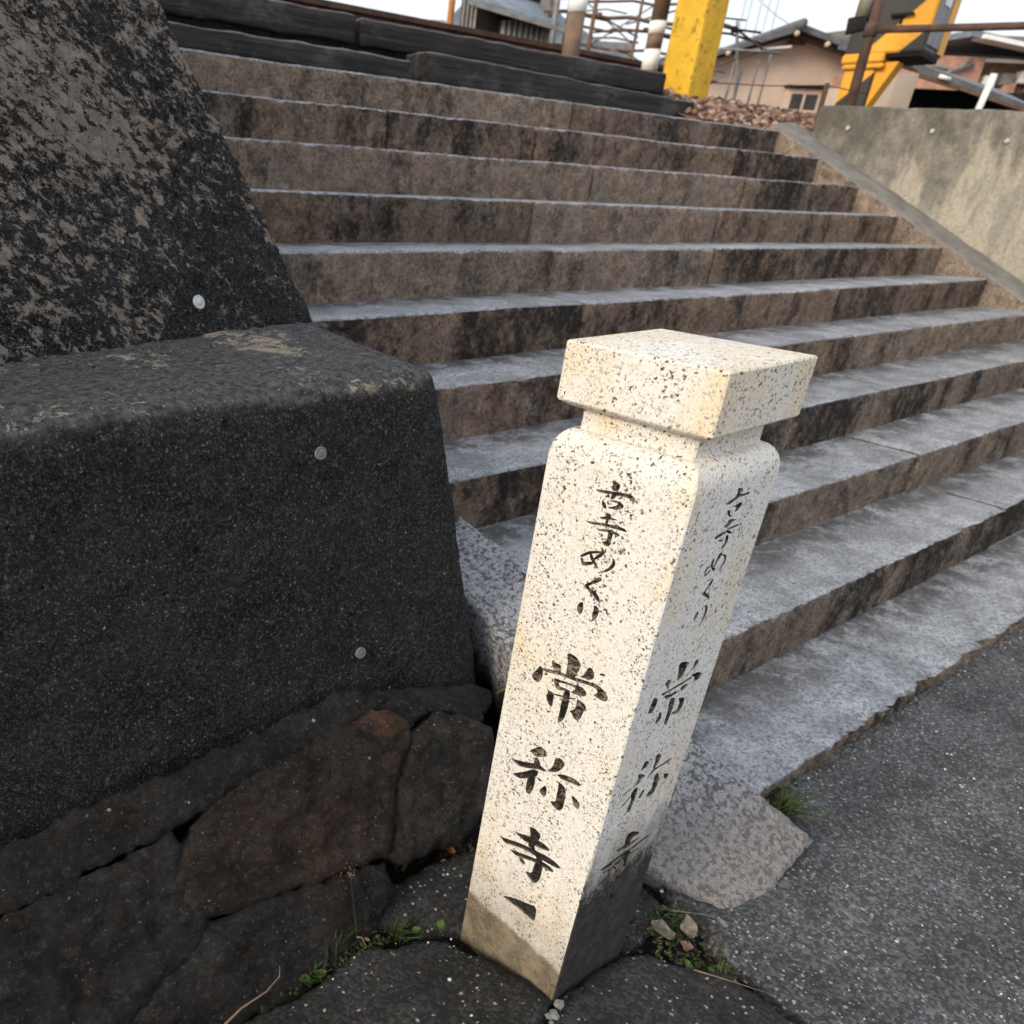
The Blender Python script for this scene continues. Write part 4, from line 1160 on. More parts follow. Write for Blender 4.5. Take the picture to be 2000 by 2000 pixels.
# ballast: shoulder mound plus loose stones, one mass nobody could count
def ballast_z(x, y):
    e = max(0, min(1, (y - 3.60) / .62)); return 1.655 + .235 * (e ** .85) + .03 * max(0, y - 4.2)
rb = random.Random(11)
def pebble(V, F, A, c, r, flat=.7, tint=None, rnd_=rb, sides=5):
    b = len(V); t0 = rnd_.uniform(0, 6.28); ph = rnd_.uniform(-.6, .6); ps = rnd_.uniform(-.6, .6)
    mt = Matrix.Rotation(ph, 3, 'X') @ Matrix.Rotation(ps, 3, 'Y')
    pts = [Vector((0, 0, flat * rnd_.uniform(.7, 1.1)))]
    for k in range(sides):
        a = t0 + 2 * pi * k / sides; q = rnd_.uniform(.65, 1.1)
        pts.append(Vector((q * cos(a), q * sin(a), rnd_.uniform(.0, .4) * flat)))
    for k in range(sides):
        a = t0 + .5 + 2 * pi * k / sides; q = rnd_.uniform(.45, .95)
        pts.append(Vector((q * cos(a), q * sin(a), -rnd_.uniform(.2, .6) * flat)))
    pts.append(Vector((0, 0, -flat * .9)))
    tv = rnd_.random() if tint is None else tint
    for p in pts: V.append(Vector(c) + mt @ p * r); A.append(tv)
    n = sides
    for k in range(n):
        k2 = (k + 1) % n
        F.append((b, b + 1 + k, b + 1 + k2)); F.append((b + 1 + k, b + 1 + n + k, b + 1 + k2))
        F.append((b + 1 + k2, b + 1 + n + k, b + 1 + n + k2)); F.append((b + 2 * n + 1, b + 1 + n + k2, b + 1 + n + k))
V, F, A = [], [], []
nx_, ny_ = 40, 30
for j in range(ny_ + 1):
    for i in range(nx_ + 1):
        x = 5.5 + 3.6 * i / nx_; y = 3.58 + 2.6 * j / ny_
        V.append((x, y, ballast_z(x, y) - .02 + .02 * fnoise((x, y, 0), 5))); A.append(.3)
for j in range(ny_):
    for i in range(nx_):
        a = j * (nx_ + 1) + i; F.append((a, a + 1, a + nx_ + 2, a + nx_ + 1))
for _ in range(2200):
    x = rb.uniform(5.6, 8.9); y = 3.60 + 1.1 * rb.random() ** 1.1
    pebble(V, F, A, (x, y, ballast_z(x, y) + rb.uniform(-.005, .03)), rb.uniform(.016, .040), .75)
o = mesh_obj('railway_ballast', V, F, M['ballast'], None, smooth=False, attr=A); o['kind'] = 'stuff'; o['label'] = 'pinkish brown ballast stones heaped beside the head of the steps'
V, F, A = [], [], []
for _ in range(900):
    x = rb.uniform(-1.5, 6.2); y = rb.uniform(4.35, 6.3)
    pebble(V, F, A, (x, y, 1.98 + rb.uniform(-.02, .04)), rb.uniform(.025, .05), .75)
o = mesh_obj('track_ballast', V, F, M['ballast'], None, smooth=False, attr=A); o['kind'] = 'stuff'; o['label'] = 'brown ballast stones along the rail'

# yellow crossing post
yp = thing('yellow_post', tuple(W(2.42, 6.9, 1.6)), 'chipped yellow square concrete post at the right end of the timber sleepers', 'post')
c = W(2.42, 6.98)
q = radians(-12)
def rotpt(cx, a, b): return cx + Vector((a * cos(q) - b * sin(q), a * sin(q) + b * cos(q), 0))
dx, dy = W(1, 0), W(0, 1)
def sq(cx, hwid, z, ang=0.5):
    a = dx * cos(ang) + dy * sin(ang); b = dy * cos(ang) - dx * sin(ang)
    return [cx - a * hwid - b * hwid + UPV * z, cx + a * hwid - b * hwid + UPV * z, cx - a * hwid + b * hwid + UPV * z, cx + a * hwid + b * hwid + UPV * z]
yc = sq(W(2.485, 7.02), .128, 1.55, .62) + sq(W(2.49, 7.02), .128, 3.4, .62)
o = rough_box('post_body', yc, M['yellow'], yp, r=.012, segs=(.05, .05, .05), amps=((.004, 12), (.003, 40)), seed=70)

# brown crossing posts with a white band
def banded_post(x, y, z0, bands, rad, lab):
    p = thing('banded_post', tuple(W(x, y, z0)), lab, 'post', 'brown posts with a white band beyond the sleepers')
    for za, zb, m in bands:
        V, F = tube_data([W(x, y, za), W(x, y, zb)], rad * (1.06 if m == 'whitep' else 1), 14)
        fix_normals(mesh_obj('white_band' if m == 'whitep' else ('bare_foot' if m == 'greymetal' else 'pole'), V, F, M[m], p))
    return p
banded_post(1.436, 6.3, 1.9, [(1.9, 2.258, 'brownp'), (2.258, 2.36, 'whitep'), (2.36, 3.4, 'brownp')], .057, 'thick brown post with a white band, in front of the rail near the grey shed')
banded_post(2.347, 7.5, 1.95, [(1.95, 2.11, 'greymetal'), (2.11, 2.245, 'whitep'), (2.245, 2.345, 'brownp'), (2.345, 2.425, 'whitep'), (2.425, 3.5, 'brownp')], .060, 'slimmer brown and white banded post just left of the yellow post')

# lattice of sticks and wires beyond the track
lf = thing('lattice_fence', tuple(W(2.0, 9.0, 1.9)), 'open lattice of dark sticks and wires against the sky behind the banded posts', 'fence')
for i, x in enumerate((1.96, 2.20, 2.62, 2.86, 3.25)):
    tube('upright', [W(x, 9, 1.8), W(x + .01, 9, 2.4), W(x + .02, 9, 3.2)], .020 if i % 2 else .014, M['wood'], lf, 6)
for z, dz, r_ in ((2.22, -.05, .020), (2.34, -.03, .013), (2.47, -.06, .012), (2.60, -.03, .012), (2.71, -.07, .016), (2.80, .0, .011), (2.90, -.04, .013)):
    pts = [W(1.75 + 1.6 * k / 8, 9 + .02 * (k % 2), z + dz * k / 8 + .012 * sin(k * 2.1 + z * 9)) for k in range(9)]
    tube('cross_stick', pts, r_, M['wood'], lf, 5)
for a, b in (((1.96, 2.9), (2.62, 2.5)), ((2.2, 2.45), (2.86, 2.85)), ((2.86, 2.3), (3.3, 2.75))):
    tube('diagonal_wire', [W(a[0], 9.05, a[1]), W(b[0], 9.05, b[1])], .006, M['greymetal'], lf, 5)
for k in range(16):
    x = 1.9 + rb.random() * 1.4; z = rb.uniform(2.15, 2.95); a_ = rb.uniform(-.5, .5)
    L_ = rb.uniform(.25, .7)
    tube('loose_stick', [W(x, 9 + .03 * (k % 3), z), W(x + L_ * .5, 9.02, z + a_ * L_ * .4 + .02), W(x + L_, 9 + .03 * (k % 2), z + a_ * L_)], rb.uniform(.006, .013), M['wood' if k % 3 else 'greymetal'], lf, 5)
for k in range(9):
    x, z = 1.97 + rb.random() * 1.2, (2.71, 2.34, 2.22, 2.60)[k % 4]
    V, F, A = [], [], []
    pebble(V, F, A, W(x, 9, z - .02), .035, .9)
    mesh_obj('wire_knot', V, F, M['wood'], lf, smooth=False)

# grey corrugated shed with an orange corner post
sh = thing('corrugated_shed', tuple(W(1.3, 9.4, 1.9)), 'shabby grey corrugated iron shed with a dark opening behind the rail', 'shed')
def corr(name, p0, p1, z0, z1, mat, amp=.02, n=24, top=0.0):
    V, F = [], []
    d_ = (p1 - p0); nn = Vector((-d_.y, d_.x, 0)).normalized()
    for k in range(n * 4 + 1):
        t = k / (n * 4); off = nn * amp * sin(2 * pi * k / 4)
        V.append(p0 + d_ * t + off + UPV * z0); V.append(p0 + d_ * t + off + UPV * (z1 + top * t))
        V.append(p0 + d_ * t + off + UPV * (z1 + top * t) + nn * .006); V.append(p0 + d_ * t + off + UPV * z0 + nn * .006)
    for k in range(n * 4):
        for e in range(4):
            F.append((k * 4 + e, (k + 1) * 4 + e, (k + 1) * 4 + (e + 1) % 4, k * 4 + (e + 1) % 4))
    return mesh_obj(name, V, F, mat, sh)
corr('wall_sheet', W(.98, 9), W(1.13, 9), 1.9, 3.3, M['corr'], n=4)
corr('wall_sheet', W(1.36, 9.02), W(1.80, 9.1), 1.9, 2.62, M['corr'], n=8, top=.05)
corr('wall_sheet', W(1.16, 9.05), W(1.36, 9.05), 1.9, 2.40, M['greymetal'], n=5)
hexa('opening', boxW(1.10, 1.85, 9.5, 9.6, 1.9, 2.9), M['dark'], sh)
hexa('side_panel', boxW(1.80, 1.84, 9.05, 10.5, 1.9, 3.0), M['greymetal'], sh)
prism('roof_sheet', [W(1.02, 8.85, 2.73), W(1.95, 8.9, 2.56), W(2.05, 10.4, 3.1), W(1.02, 10.4, 3.3)], (0, 0, .03), M['bluemetal'], sh)
prism('roof_edge', [W(1.02, 8.83, 2.70), W(1.95, 8.88, 2.53), W(1.95, 8.88, 2.56), W(1.02, 8.83, 2.73)], tuple(W(0, .03)), M['greymetal'], sh)
tube('corner_post', [W(.88, 8.95, 1.9), W(.885, 8.95, 2.6), W(.90, 8.95, 3.3)], .030, M['orangewood'], sh, 8)
tube('drain_pipe', [W(1.86, 8.9, 1.9), W(1.84, 8.9, 2.5), W(1.83, 8.9, 3.2)], .028, M['greymetal'], sh, 8)

# low timber platform at the left end of the track
pf = thing('timber_platform', tuple(W(.3, 9.2, 1.9)), 'weathered plank platform with pale rails left of the grey shed', 'platform')
hexa('deck', boxW(-1.2, .85, 9.0, 10.4, 2.54, 2.60), M['corr'], pf)
hexa('beam', boxW(-1.2, .85, 8.98, 9.06, 2.44, 2.535), M['bluemetal'], pf)
hexa('lower_board', boxW(-1.2, .85, 8.99, 9.05, 2.37, 2.40), M['frame'], pf)
hexa('back_board', boxW(-.2, .85, 10.3, 10.4, 2.62, 2.76), M['stucco'], pf)
for x in (-.9, -.1, .45, .7): hexa('leg', boxW(x, x + .05, 9.1, 9.16, 1.9, 2.536), M['wood'], pf)
hexa('red_panel', boxW(-.35, .05, 8.5, 8.56, 1.9, 2.50), M['railm'], thing('steel_box', tuple(W(-.15, 8.5, 1.9)), 'dark red steel box behind the left end of the rail', 'box'))

# roofs of the lower town beyond
tr = thing('town_house', tuple(W(5.0, 24, 0)), 'distant house with a blue grey roof behind the lattice fence', 'house')
hexa('wall', boxW(2.6, 7.2, 24.5, 28, 0, 4.7), M['greymetal'], tr)
prism('roof', [W(2.3, 24.0, 4.9), W(3.3, 24.0, 5.9), W(5.9, 24.0, 4.75), W(7.6, 24.0, 4.0), W(7.6, 24.0, 3.85), W(2.3, 24.0, 4.6)], tuple(W(0, 4)), M['bluemetal'], tr)
for k in range(9):
    z = 3.0 + k * .19
    hexa('siding_board', boxW(2.7, 6.9 - k * .28, 24.38 + .01 * (k % 2), 24.46, z, z + .06 + .05 * (k % 3)), M['corr' if k % 2 else 'dark'], tr)
hexa('eaves', boxW(2.4, 7.5, 23.85, 23.98, 3.66, 3.80), M['dark'], tr)

# beige house with a tiled gable roof
K2 = lambda z: 1.22 + 2 * (z - 1.22)
hs = thing('beige_house', tuple(W(12, 26, 0)), 'beige stucco house with a grey tiled gable roof and a small dark window', 'house')
def G(x, z, y=26.0):
    f_ = min(1.0, y / 26.0)     # the roof overhangs the gable towards the viewer
    return W(2 * x * f_, y, 1.22 + 2 * (z - 1.22) * f_)
prism('wall', [G(4.97, .6), G(7.24, .6), G(7.05, 2.99), G(6.015, 3.285), G(4.93, 2.93)], tuple(W(0, 7)), M['stucco'], hs)
RX, RZ = 5.995, 3.345
prism('roof_slope', [G(RX, RZ + .015, 25.3), G(7.20, 3.045, 25.3), G(7.20, 2.985, 25.3), G(RX, 3.285, 25.3)], tuple(W(0, 8.4)), M['tile'], hs)
prism('roof_slope', [G(RX, RZ + .0, 25.3), G(4.75, 2.945, 25.3), G(4.75, 2.905, 25.3), G(RX, 3.285, 25.3)], tuple(W(0, 8.4)), M['tile'], hs)
tube('ridge_tile', [G(RX, RZ + .02, 25.1), G(RX, RZ + .02, 33.8)], .11, M['tile'], hs, 10)
prism('barge_board', [G(RX, 3.286, 25.4), G(7.15, 2.998, 25.4), G(7.15, 2.955, 25.4), G(RX, 3.24, 25.4)], tuple(W(0, .12)), M['dark'], hs)
prism('barge_board', [G(RX, 3.286, 25.4), G(4.85, 2.935, 25.4), G(4.85, 2.90, 25.4), G(RX, 3.235, 25.4)], tuple(W(0, .12)), M['dark'], hs)
for x, z in ((5.947, 3.254), (6.395, 3.150), (5.094, 3.005)):
    tube('purlin_end', [G(x, z, 25.15), G(x, z, 26.1)], .062, M['frame'], hs, 10)
hexa('gable_vent', [G(5.86, 3.13, 25.9), G(6.10, 3.13, 25.9), G(5.86, 3.13, 26.1), G(6.10, 3.13, 26.1), G(5.92, 3.23, 25.9), G(6.06, 3.23, 25.9), G(5.92, 3.23, 26.1), G(6.06, 3.23, 26.1)], M['wood'], hs)
wd = hexa('window', boxW(12.02, 12.95, 25.90, 26.1, K2(2.36), K2(2.63)), M['frame'], hs)
hexa('pane', boxW(12.15, 12.46, 25.885, 25.905, K2(2.395), K2(2.575)), M['glass'], wd)
hexa('pane', boxW(12.54, 12.87, 25.885, 25.905, K2(2.395), K2(2.575)), M['glass'], wd)
hexa('lintel', boxW(11.92, 13.06, 25.75, 26.1, K2(2.648), K2(2.668)), M['dark'], hs)
hexa('lean_to', boxW(8.6, 9.9, 26.2, 29, 0, K2(2.86)), M['stucco'], hs)
hexa('white_gutter', [G(5.15, 3.015, 25.5), G(5.92, 3.095, 25.5), G(5.15, 3.015, 25.6), G(5.92, 3.095, 25.6), G(5.15, 3.04, 25.5), G(5.92, 3.12, 25.5), G(5.15, 3.04, 25.6), G(5.92, 3.12, 25.6)], M['whitep'], hs)

# television aerial in front of the gable
an = thing('rooftop_aerial', tuple(W(3.63, 9.6, 1.9)), 'thin dark television aerial between the yellow post and the beige house', 'aerial')
tube('mast', [W(3.70, 9.0, 1.9), W(3.67, 9.0, 2.25), W(3.56, 9.0, 2.62), W(3.54, 9.0, 2.70)], .014, M['greymetal'], an, 6)
tube('mast', [W(3.60, 9.02, 1.9), W(3.62, 9.02, 2.5)], .012, M['greymetal'], an, 6)
tube('boom', [W(3.30, 8.95, 2.66), W(3.53, 9.0, 2.635), W(3.78, 9.0, 2.62)], .010, M['dark'], an, 6)
tube('boom', [W(3.30, 8.95, 2.60), W(3.50, 9.0, 2.60), W(3.85, 9.05, 2.54)], .010, M['dark'], an, 6)
tube('element', [W(3.36, 8.9, 2.70), W(3.58, 8.9, 2.69)], .007, M['dark'], an, 5)
tube('element', [W(3.40, 8.9, 2.47), W(4.02, 9.0, 2.47)], .012, M['greymetal'], an, 5)
V, F, A = [], [], []
pebble(V, F, A, W(3.535, 9.0, 2.635), .045, .9); mesh_obj('junction_box', V, F, M['dark'], an, smooth=False)
for x, z0, z1 in ((3.86, 2.05, 2.42), (3.72, 2.05, 2.33), (3.96, 2.1, 2.5)):
    tube('stay', [W(x, 9.1, 1.9), W(x + .01, 9.1, z1)], .011, M['greymetal'], an, 5)

# pale poles and cables in the sky
for k, (xa, xb) in enumerate(((10.95, 10.98), (11.2, 11.24), (11.62, 11.66), (11.95, 11.99), (12.31, 12.33))):
    o = tube('steel_pole', [W(xa + 5.3, 41, 0), W(xb + 5.3, 41, 11)], .04, M['sky_cable'], None, 6)
    props(o, ('leftmost', 'second', 'third', 'fourth', 'rightmost')[k] + ' of the five thin pale poles rising behind the beige house roof', 'pole', 'pale poles behind the beige house')
o = tube('power_cable', [W(11.0, 30, 7.4), W(13.0, 30, 6.3), W(15.4, 30, 5.3)], .018, M['sky_cable'], None, 5)
props(o, 'thin pale cable sloping down to the right across the sky above the beige house', 'cable')

# rusty fence post and its wire
fo = thing('fence_post', tuple(W(3.63, 7.2, 1.6)), 'short rusty fence post with wires at the left end of the grey wall', 'post')
tube('post_bar', [W(3.633, 7.2, 1.5), W(3.623, 7.2, 2.05)], .017, M['rust'], fo, 8)
tube('wire', [W(2.6, 7.3, 2.03), W(3.2, 7.25, 2.02), W(3.625, 7.2, 2.035)], .004, M['rust'], fo, 5)
tube('wire', [W(3.625, 7.2, 2.035), W(3.9, 7.1, 1.98)], .004, M['rust'], fo, 5)

# pipe handrail on the wall
hr = thing('pipe_handrail', tuple(W(3.61, 6.75, 1.8)), 'rusty brown pipe handrail standing on the grey wall', 'handrail')
tube('upright', [W(3.611, 6.75, 1.5), W(3.59, 6.75, 2.32), W(3.573, 6.75, 2.9)], .033, M['rust'], hr, 12)
e0 = W(3.59, 6.75, 2.315); e1 = W(4.67, 6.75 - .72 * 1.1, 2.29)
tube('top_rail', [e0, W(4.1, 6.40, 2.30), W(5.4, 5.50, 2.262)], .022, M['rust'], hr, 10)
tube('joint', [e0 + UPV * -.04, e0 + UPV * .04], .042, M['rust'], hr, 12)

# lamp unit
lp = thing('signal_lamp', tuple(W(3.59, 6.95, 2.33)), 'olive signal lamp with a dark round hood beside the handrail upright', 'lamp')
tube('hood', [W(3.585, 6.95, 2.325), W(3.583, 6.95, 2.335), W(3.575, 6.95, 2.415)], .058, M['dark'], lp, 16)
tube('lens_body', [W(3.60, 6.95, 2.416), W(3.60, 6.95, 2.62)], .042, M['greenlamp'], lp, 16)
tube('backing', [W(3.66, 6.98, 2.36), W(3.655, 6.98, 2.95)], .035, M['dark'], lp, 10)
tube('bracket', [W(3.65, 6.98, 2.9), W(4.2, 7.4, 2.95)], .02, M['dark'], lp, 8)

# striped crossing machine
CM = thing('crossing_machine', (0, 0, 0), 'black and yellow striped level crossing machine on a striped post behind the grey wall', 'crossing machine')
CM.location = W(4.32, 7.75, 1.6); CM.rotation_euler = (0, 0, -PHI - radians(45))
def local_box(name, x0, x1, y0, y1, z0, z1, m, bev=.01, taper=0):
    c8 = box8(x0, x1, y0, y1, z0, z1)
    if taper:
        for k in (0, 1, 2, 3): c8[k].x *= taper
    me = bpy.data.meshes.new(name); me.from_pydata([tuple(v) for v in c8], [], HEX); me.materials.append(M[m])
    bm = bmesh.new(); bm.from_mesh(me)
    if bev: bmesh.ops.bevel(bm, geom=list(bm.edges), offset=bev, segments=2, affect='EDGES')
    bmesh.ops.recalc_face_normals(bm, faces=bm.faces); bm.to_mesh(me); bm.free()
    o = bpy.data.objects.new(name, me); COL.objects.link(o); o.parent = CM
    return o
local_box('cabinet', -.28, .27, -.15, .42, .715, 1.55, 'stripe')
local_box('side_plate', .272, .280, -.12, .30, .76, 1.5, 'greymetal', 0)
local_box('side_strip', .272, .284, .24, .41, .735, 1.5, 'orange', 0)
local_box('white_plate', .281, .286, .0, .16, 1.02, 1.10, 'whitep', 0)
local_box('latch', .281, .32, .08, .16, 1.13, 1.22, 'orange', .005)
local_box('handle', -.02, .14, -.19, -.165, .945, .965, 'dark', .004)
local_box('handle_stem', .05, .065, -.17, -.148, .90, .96, 'dark', 0)
local_box('under_tray', -.05, .26, -.13, .40, .685, .712, 'dark', .004)
local_box('bracket', -.285, .02, -.17, .10, .655, .72, 'orange', .01)
local_box('collar', -.27, .03, -.16, .10, .618, .650, 'orange', .008)
local_box('post', -.25, -.03, -.13, .09, -.2, .616, 'stripe', .008)
c = local_box('brace', -.028, .12, -.10, .06, .35, .66, 'orange', .004)
for v in c.data.vertices:
    if v.co.z < .5 and v.co.x > .0: v.co.x = -.02

# white pipe and the houses on the right
tube_o = tube('white_pipe', [W(5.335, 8, 1.7), W(5.385, 8, 2.26)], .026, M['whitep'], None, 12)
props(tube_o, 'short white pipe leaning above the wall at the far right', 'pipe')
dh = thing('low_shed', tuple(W(6.4, 10.2, 0)), 'low open shed with a sagging grey roof and a black interior behind the striped machine', 'shed')
prism('roof', [W(5.78, 9.9, 2.55), W(5.90, 9.9, 2.48), W(6.35, 9.9, 2.39), W(7.25, 9.9, 2.19), W(7.9, 9.9, 2.0), W(7.9, 11.6, 2.55), W(6.4, 11.6, 2.86), W(5.84, 11.6, 2.90)], (0, 0, .035), M['tile'], dh)
prism('fascia', [W(5.90, 9.88, 2.445), W(6.35, 9.88, 2.355), W(7.25, 9.88, 2.155), W(7.9, 9.88, 1.965), W(7.9, 9.88, 2.0), W(7.25, 9.88, 2.19), W(6.35, 9.88, 2.39), W(5.90, 9.88, 2.48)], tuple(W(0, .03)), M['wood'], dh)
hexa('interior', boxW(5.95, 8.2, 11.2, 11.3, 0, 2.5), M['dark'], dh)
hexa('side_wall', boxW(5.72, 5.95, 10.1, 11.3, 0, 2.46), M['stucco'], dh)
hexa('floor_slab', boxW(5.95, 8.2, 10.2, 11.2, 1.6, 1.7), M['dark'], dh)
tube('eaves_pipe', [W(6.08, 9.85, 2.46), W(6.20, 9.85, 2.435)], .02, M['whitep'], dh, 8)
bw = hexa('concrete_pier', boxW(5.16, 5.36, 9, 9.2, 1.2, 2.36), M['stucco'], None)
props(bw, 'plain beige concrete pier between the striped post and the open shed', 'pier')
th = thing('terracotta_house', tuple(W(13, 22, 0)), 'house with a pale terracotta wall and a blue grey roof at the far right', 'house')
hexa('wall', boxW(13.2, 14.5, 22, 26, 0, K2(2.80)), M['terra'], th)
hexa('wall', boxW(14.5, 18, 22.3, 26, 0, K2(2.78)), M['wood'], th)
prism('roof', [W(13.9, 21.4, K2(2.93)), W(16.6, 21.4, K2(2.76)), W(16.6, 21.4, K2(2.80)), W(13.9, 21.4, K2(2.97))], tuple(W(0, .4)), M['whitep'], th)
prism('roof', [W(13.7, 21.5, K2(2.95)), W(17.4, 21.5, K2(2.70)), W(17.8, 26, K2(3.08)), W(14.0, 26, K2(3.08))], (0, 0, .12), M['bluemetal'], th)
for k, (x, z, m) in enumerate(((14.7, 2.52, 'whitep'), (15.1, 2.55, 'greymetal'), (15.5, 2.58, 'whitep'), (15.2, 2.46, 'terra'), (15.8, 2.5, 'greymetal'))):
    hexa('meter_box', boxW(x, x + .28, 22.1, 22.3, K2(z), K2(z) + .24), M[m], th, .02)
tube('cable_loop', [W(13.3, 21.9, K2(2.70)), W(13.8, 21.9, K2(2.66)), W(14.2, 21.9, K2(2.72))], .04, M['greymetal'], th, 6)
tube('cable_loop', [W(13.6, 21.9, K2(2.62)), W(13.95, 21.9, K2(2.70)), W(14.1, 21.9, K2(2.78))], .04, M['greymetal'], th, 6)
# far hillside
V, F = [], []
rh = random.Random(5)
for k in range(40):
    x = 60 + k * 6
    h = 19.0 + 3 * noise.noise(Vector((x * .03, 1, 0))) + (k * .8 if k < 12 else 9.6)
    V += [W(x, 150, -2), W(x, 150, h * .9), W(x, 260, h * 1.5)]
for k in range(39):
    a = k * 3; F += [(a, a + 3, a + 4, a + 1), (a + 1, a + 4, a + 5, a + 2)]
o = mesh_obj('hillside', V, F, M['hill']); o['kind'] = 'structure'; o['label'] = 'bare brown hillside far off on the right'

# ------------------------------------------------------------------ weeds, leaves and litter
rg = random.Random(21)
def tuft(name, loc, n, h, spread, lab, cat='grass', lean=(0, 0, 0), wid=.0022, tint=(.2, .9), group=None):
    V, F, A = [], [], []
    loc = Vector(loc)
    for _ in range(n):
        a = rg.uniform(0, 2 * pi); b0 = loc + Vector((rg.gauss(0, spread * .25), rg.gauss(0, spread * .25), 0))
        L_ = h * rg.uniform(.55, 1.1); out = Vector((cos(a), sin(a), 0)) * spread * rg.uniform(.4, 1.4) + Vector(lean)
        sd = Vector((-sin(a), cos(a), 0)) * wid * rg.uniform(.6, 1.2); tn = rg.uniform(*tint)
        base = len(V); K = 5
        for k in range(K + 1):
            t = k / K
            p = b0 + out * t * t + UPV * (L_ * (t - .35 * t * t * (1 if out.length > spread * .6 else .4)))
            w_ = (1 - t) ** .7
            V += [p - sd * w_, p + sd * w_ + UPV * .0004]; A += [tn, tn]
        for k in range(K):
            q = base + 2 * k; F.append((q, q + 1, q + 3, q + 2))
    o = mesh_obj(name, V, F, M['grass'], None, origin=loc, attr=A)
    return props(o, lab, cat, group)
tuft('grass_tuft', (1.665, .500, .0), 70, .055, .06, 'bright green grass tuft between the granite slab and the lowest step', lean=(.035, -.02, 0))
tuft('grass_tuft', (.800, .815, .02), 7, .14, .03, 'few long grass blades leaning towards the post from the wall foot', lean=(.13, -.01, .02), wid=.003)
tuft('grass_tuft', (1.27, 1.035, .14), 6, .05, .03, 'small grass blades between the wall corner and the marker post', lean=(.03, -.04, 0), wid=.004)
tuft('grass_tuft', (.575, .735, -.01), 34, .075, .03, 'dark grass strands in the joint left of the paving', lean=(.03, .03, 0), tint=(.0, .5))
tuft('grass_tuft', (.525, .718, -.01), 26, .05, .025, 'little green tuft in the joint at the bottom left corner of the paving', tint=(.2, .7))
tuft('grass_tuft', (.700, .712, -.01), 34, .05, .025, 'thin grass in the joint behind the front paving, nearest the post', lean=(.015, .0, 0), tint=(.1, .6))
tuft('grass_tuft', (1.16, .445, -.01), 40, .035, .05, 'sparse grass under the dry leaves at the foot of the granite slab', tint=(.1, .8))
tuft('grass_tuft', (1.155, .335, -.01), 30, .022, .03, 'low grass in the crack between paving and asphalt', tint=(.2, .9))

V, F, A = [], [], []
for k in range(460):
    k = k if k < 110 else k + 130
    if k < 230: cx, cy, sx, sy = 1.15, .41, .035, .05
    elif k < 300: cx, cy, sx, sy = 1.66, .53, .03, .02
    elif k < 380: cx, cy, sx, sy = .60, .72, .07, .012
    elif k < 480: cx, cy, sx, sy = .95, .79, .06, .015
    else: cx, cy, sx, sy = 2.4, .525, .55, .010
    c_ = Vector((rg.gauss(cx, sx), rg.gauss(cy, sy), rg.uniform(.0, .012)))
    L_ = rg.uniform(.003, .010); w_ = L_ * rg.uniform(.12, .5)
    m_ = Matrix.Rotation(rg.uniform(0, 6.3), 3, 'Z') @ Matrix.Rotation(rg.uniform(-.6, .6), 3, 'X') @ Matrix.Rotation(rg.uniform(-.5, .5), 3, 'Y')
    b_ = len(V)
    for p in ((-L_, 0, 0), (0, -w_, L_ * .2), (L_, 0, 0), (0, w_, L_ * .2), (0, 0, -L_ * .12)): V.append(c_ + m_ @ Vector(p))
    A += [rg.random()] * 5
    A[-5:] = [A[-1]] * 5
    F += [(b_, b_ + 1, b_ + 2, b_ + 3), (b_ + 1, b_, b_ + 4), (b_ + 2, b_ + 1, b_ + 4), (b_ + 3, b_ + 2, b_ + 4), (b_, b_ + 3, b_ + 4)]
o = mesh_obj('leaf_litter', V, F, M['litter'], None, smooth=False, attr=A); o['kind'] = 'stuff'; o['label'] = 'crumbled leaf litter lying in the joints around the post'
def moss(name, loc, n, sx, sy, lab):
    V, F, A = [], [], []
    for _ in range(n):
        c_ = Vector(loc) + Vector((rg.gauss(0, sx), rg.gauss(0, sy), rg.uniform(-.004, .006)))
        pebble(V, F, A, c_, rg.uniform(.002, .006), .7, tint=rg.random(), rnd_=rg)
    o = mesh_obj(name, V, F, M['moss'], None, smooth=False, attr=A); o['kind'] = 'stuff'; o['label'] = lab
moss('moss', (1.13, .40, .0), 160, .04, .05, 'dark green moss in the gap between the post and the asphalt')
moss('moss', (.62, .715, .0), 120, .08, .010, 'dark green moss along the joint left of the paving')
moss('moss', (1.70, .535, .004), 80, .05, .010, 'dark moss at the foot of the lowest step')
def leaf_mesh(name, loc, size, ang, mat, lab, cat='leaf', tilt=.3, group=None, wide=.75):
    loc = Vector(loc)
    V, F = [], []
    m_ = Matrix.Rotation(ang, 3, 'Z') @ Matrix.Rotation(tilt, 3, 'X')
    K = 8
    rows = []
    for k in range(K + 1):
        t = k / K; hw_ = size * wide * .5 * math.sin(pi * min(1, t * .96 + .03)) ** .75 * (1.25 - .65 * t) * (1 + .14 * sin(9 * t + ang * 5))
        row = []
        for s in (-1, -.5, 0, .5, 1):
            p = Vector((hw_ * s, size * (t - .5), size * (.20 * s * s + .35 * (t - .5) ** 2 + .05 * sin(7 * t + s * 3 + ang))))
            row.append(len(V)); V.append(loc + m_ @ p)
        rows.append(row)
    n_ = len(V)
    for k in range(K):
        for s in range(4): F.append((rows[k][s], rows[k][s + 1], rows[k + 1][s + 1], rows[k + 1][s]))
    V += [v - UPV * .0006 for v in V[:n_]]
    F += [tuple(i + n_ for i in reversed(f)) for f in F[:]]
    o = mesh_obj(name, V, F, mat, None, origin=loc)
    return props(o, lab, cat, group)
leaf_mesh('dry_leaf', (1.110, .440, .022), .052, .7, M['leaf'], 'larger pale dry leaf lying right of the post foot', tilt=.5)
leaf_mesh('dry_leaf', (1.165, .418, .020), .042, -.6, M['leaf'], 'smaller pale dry leaf under the granite slab', tilt=.45)
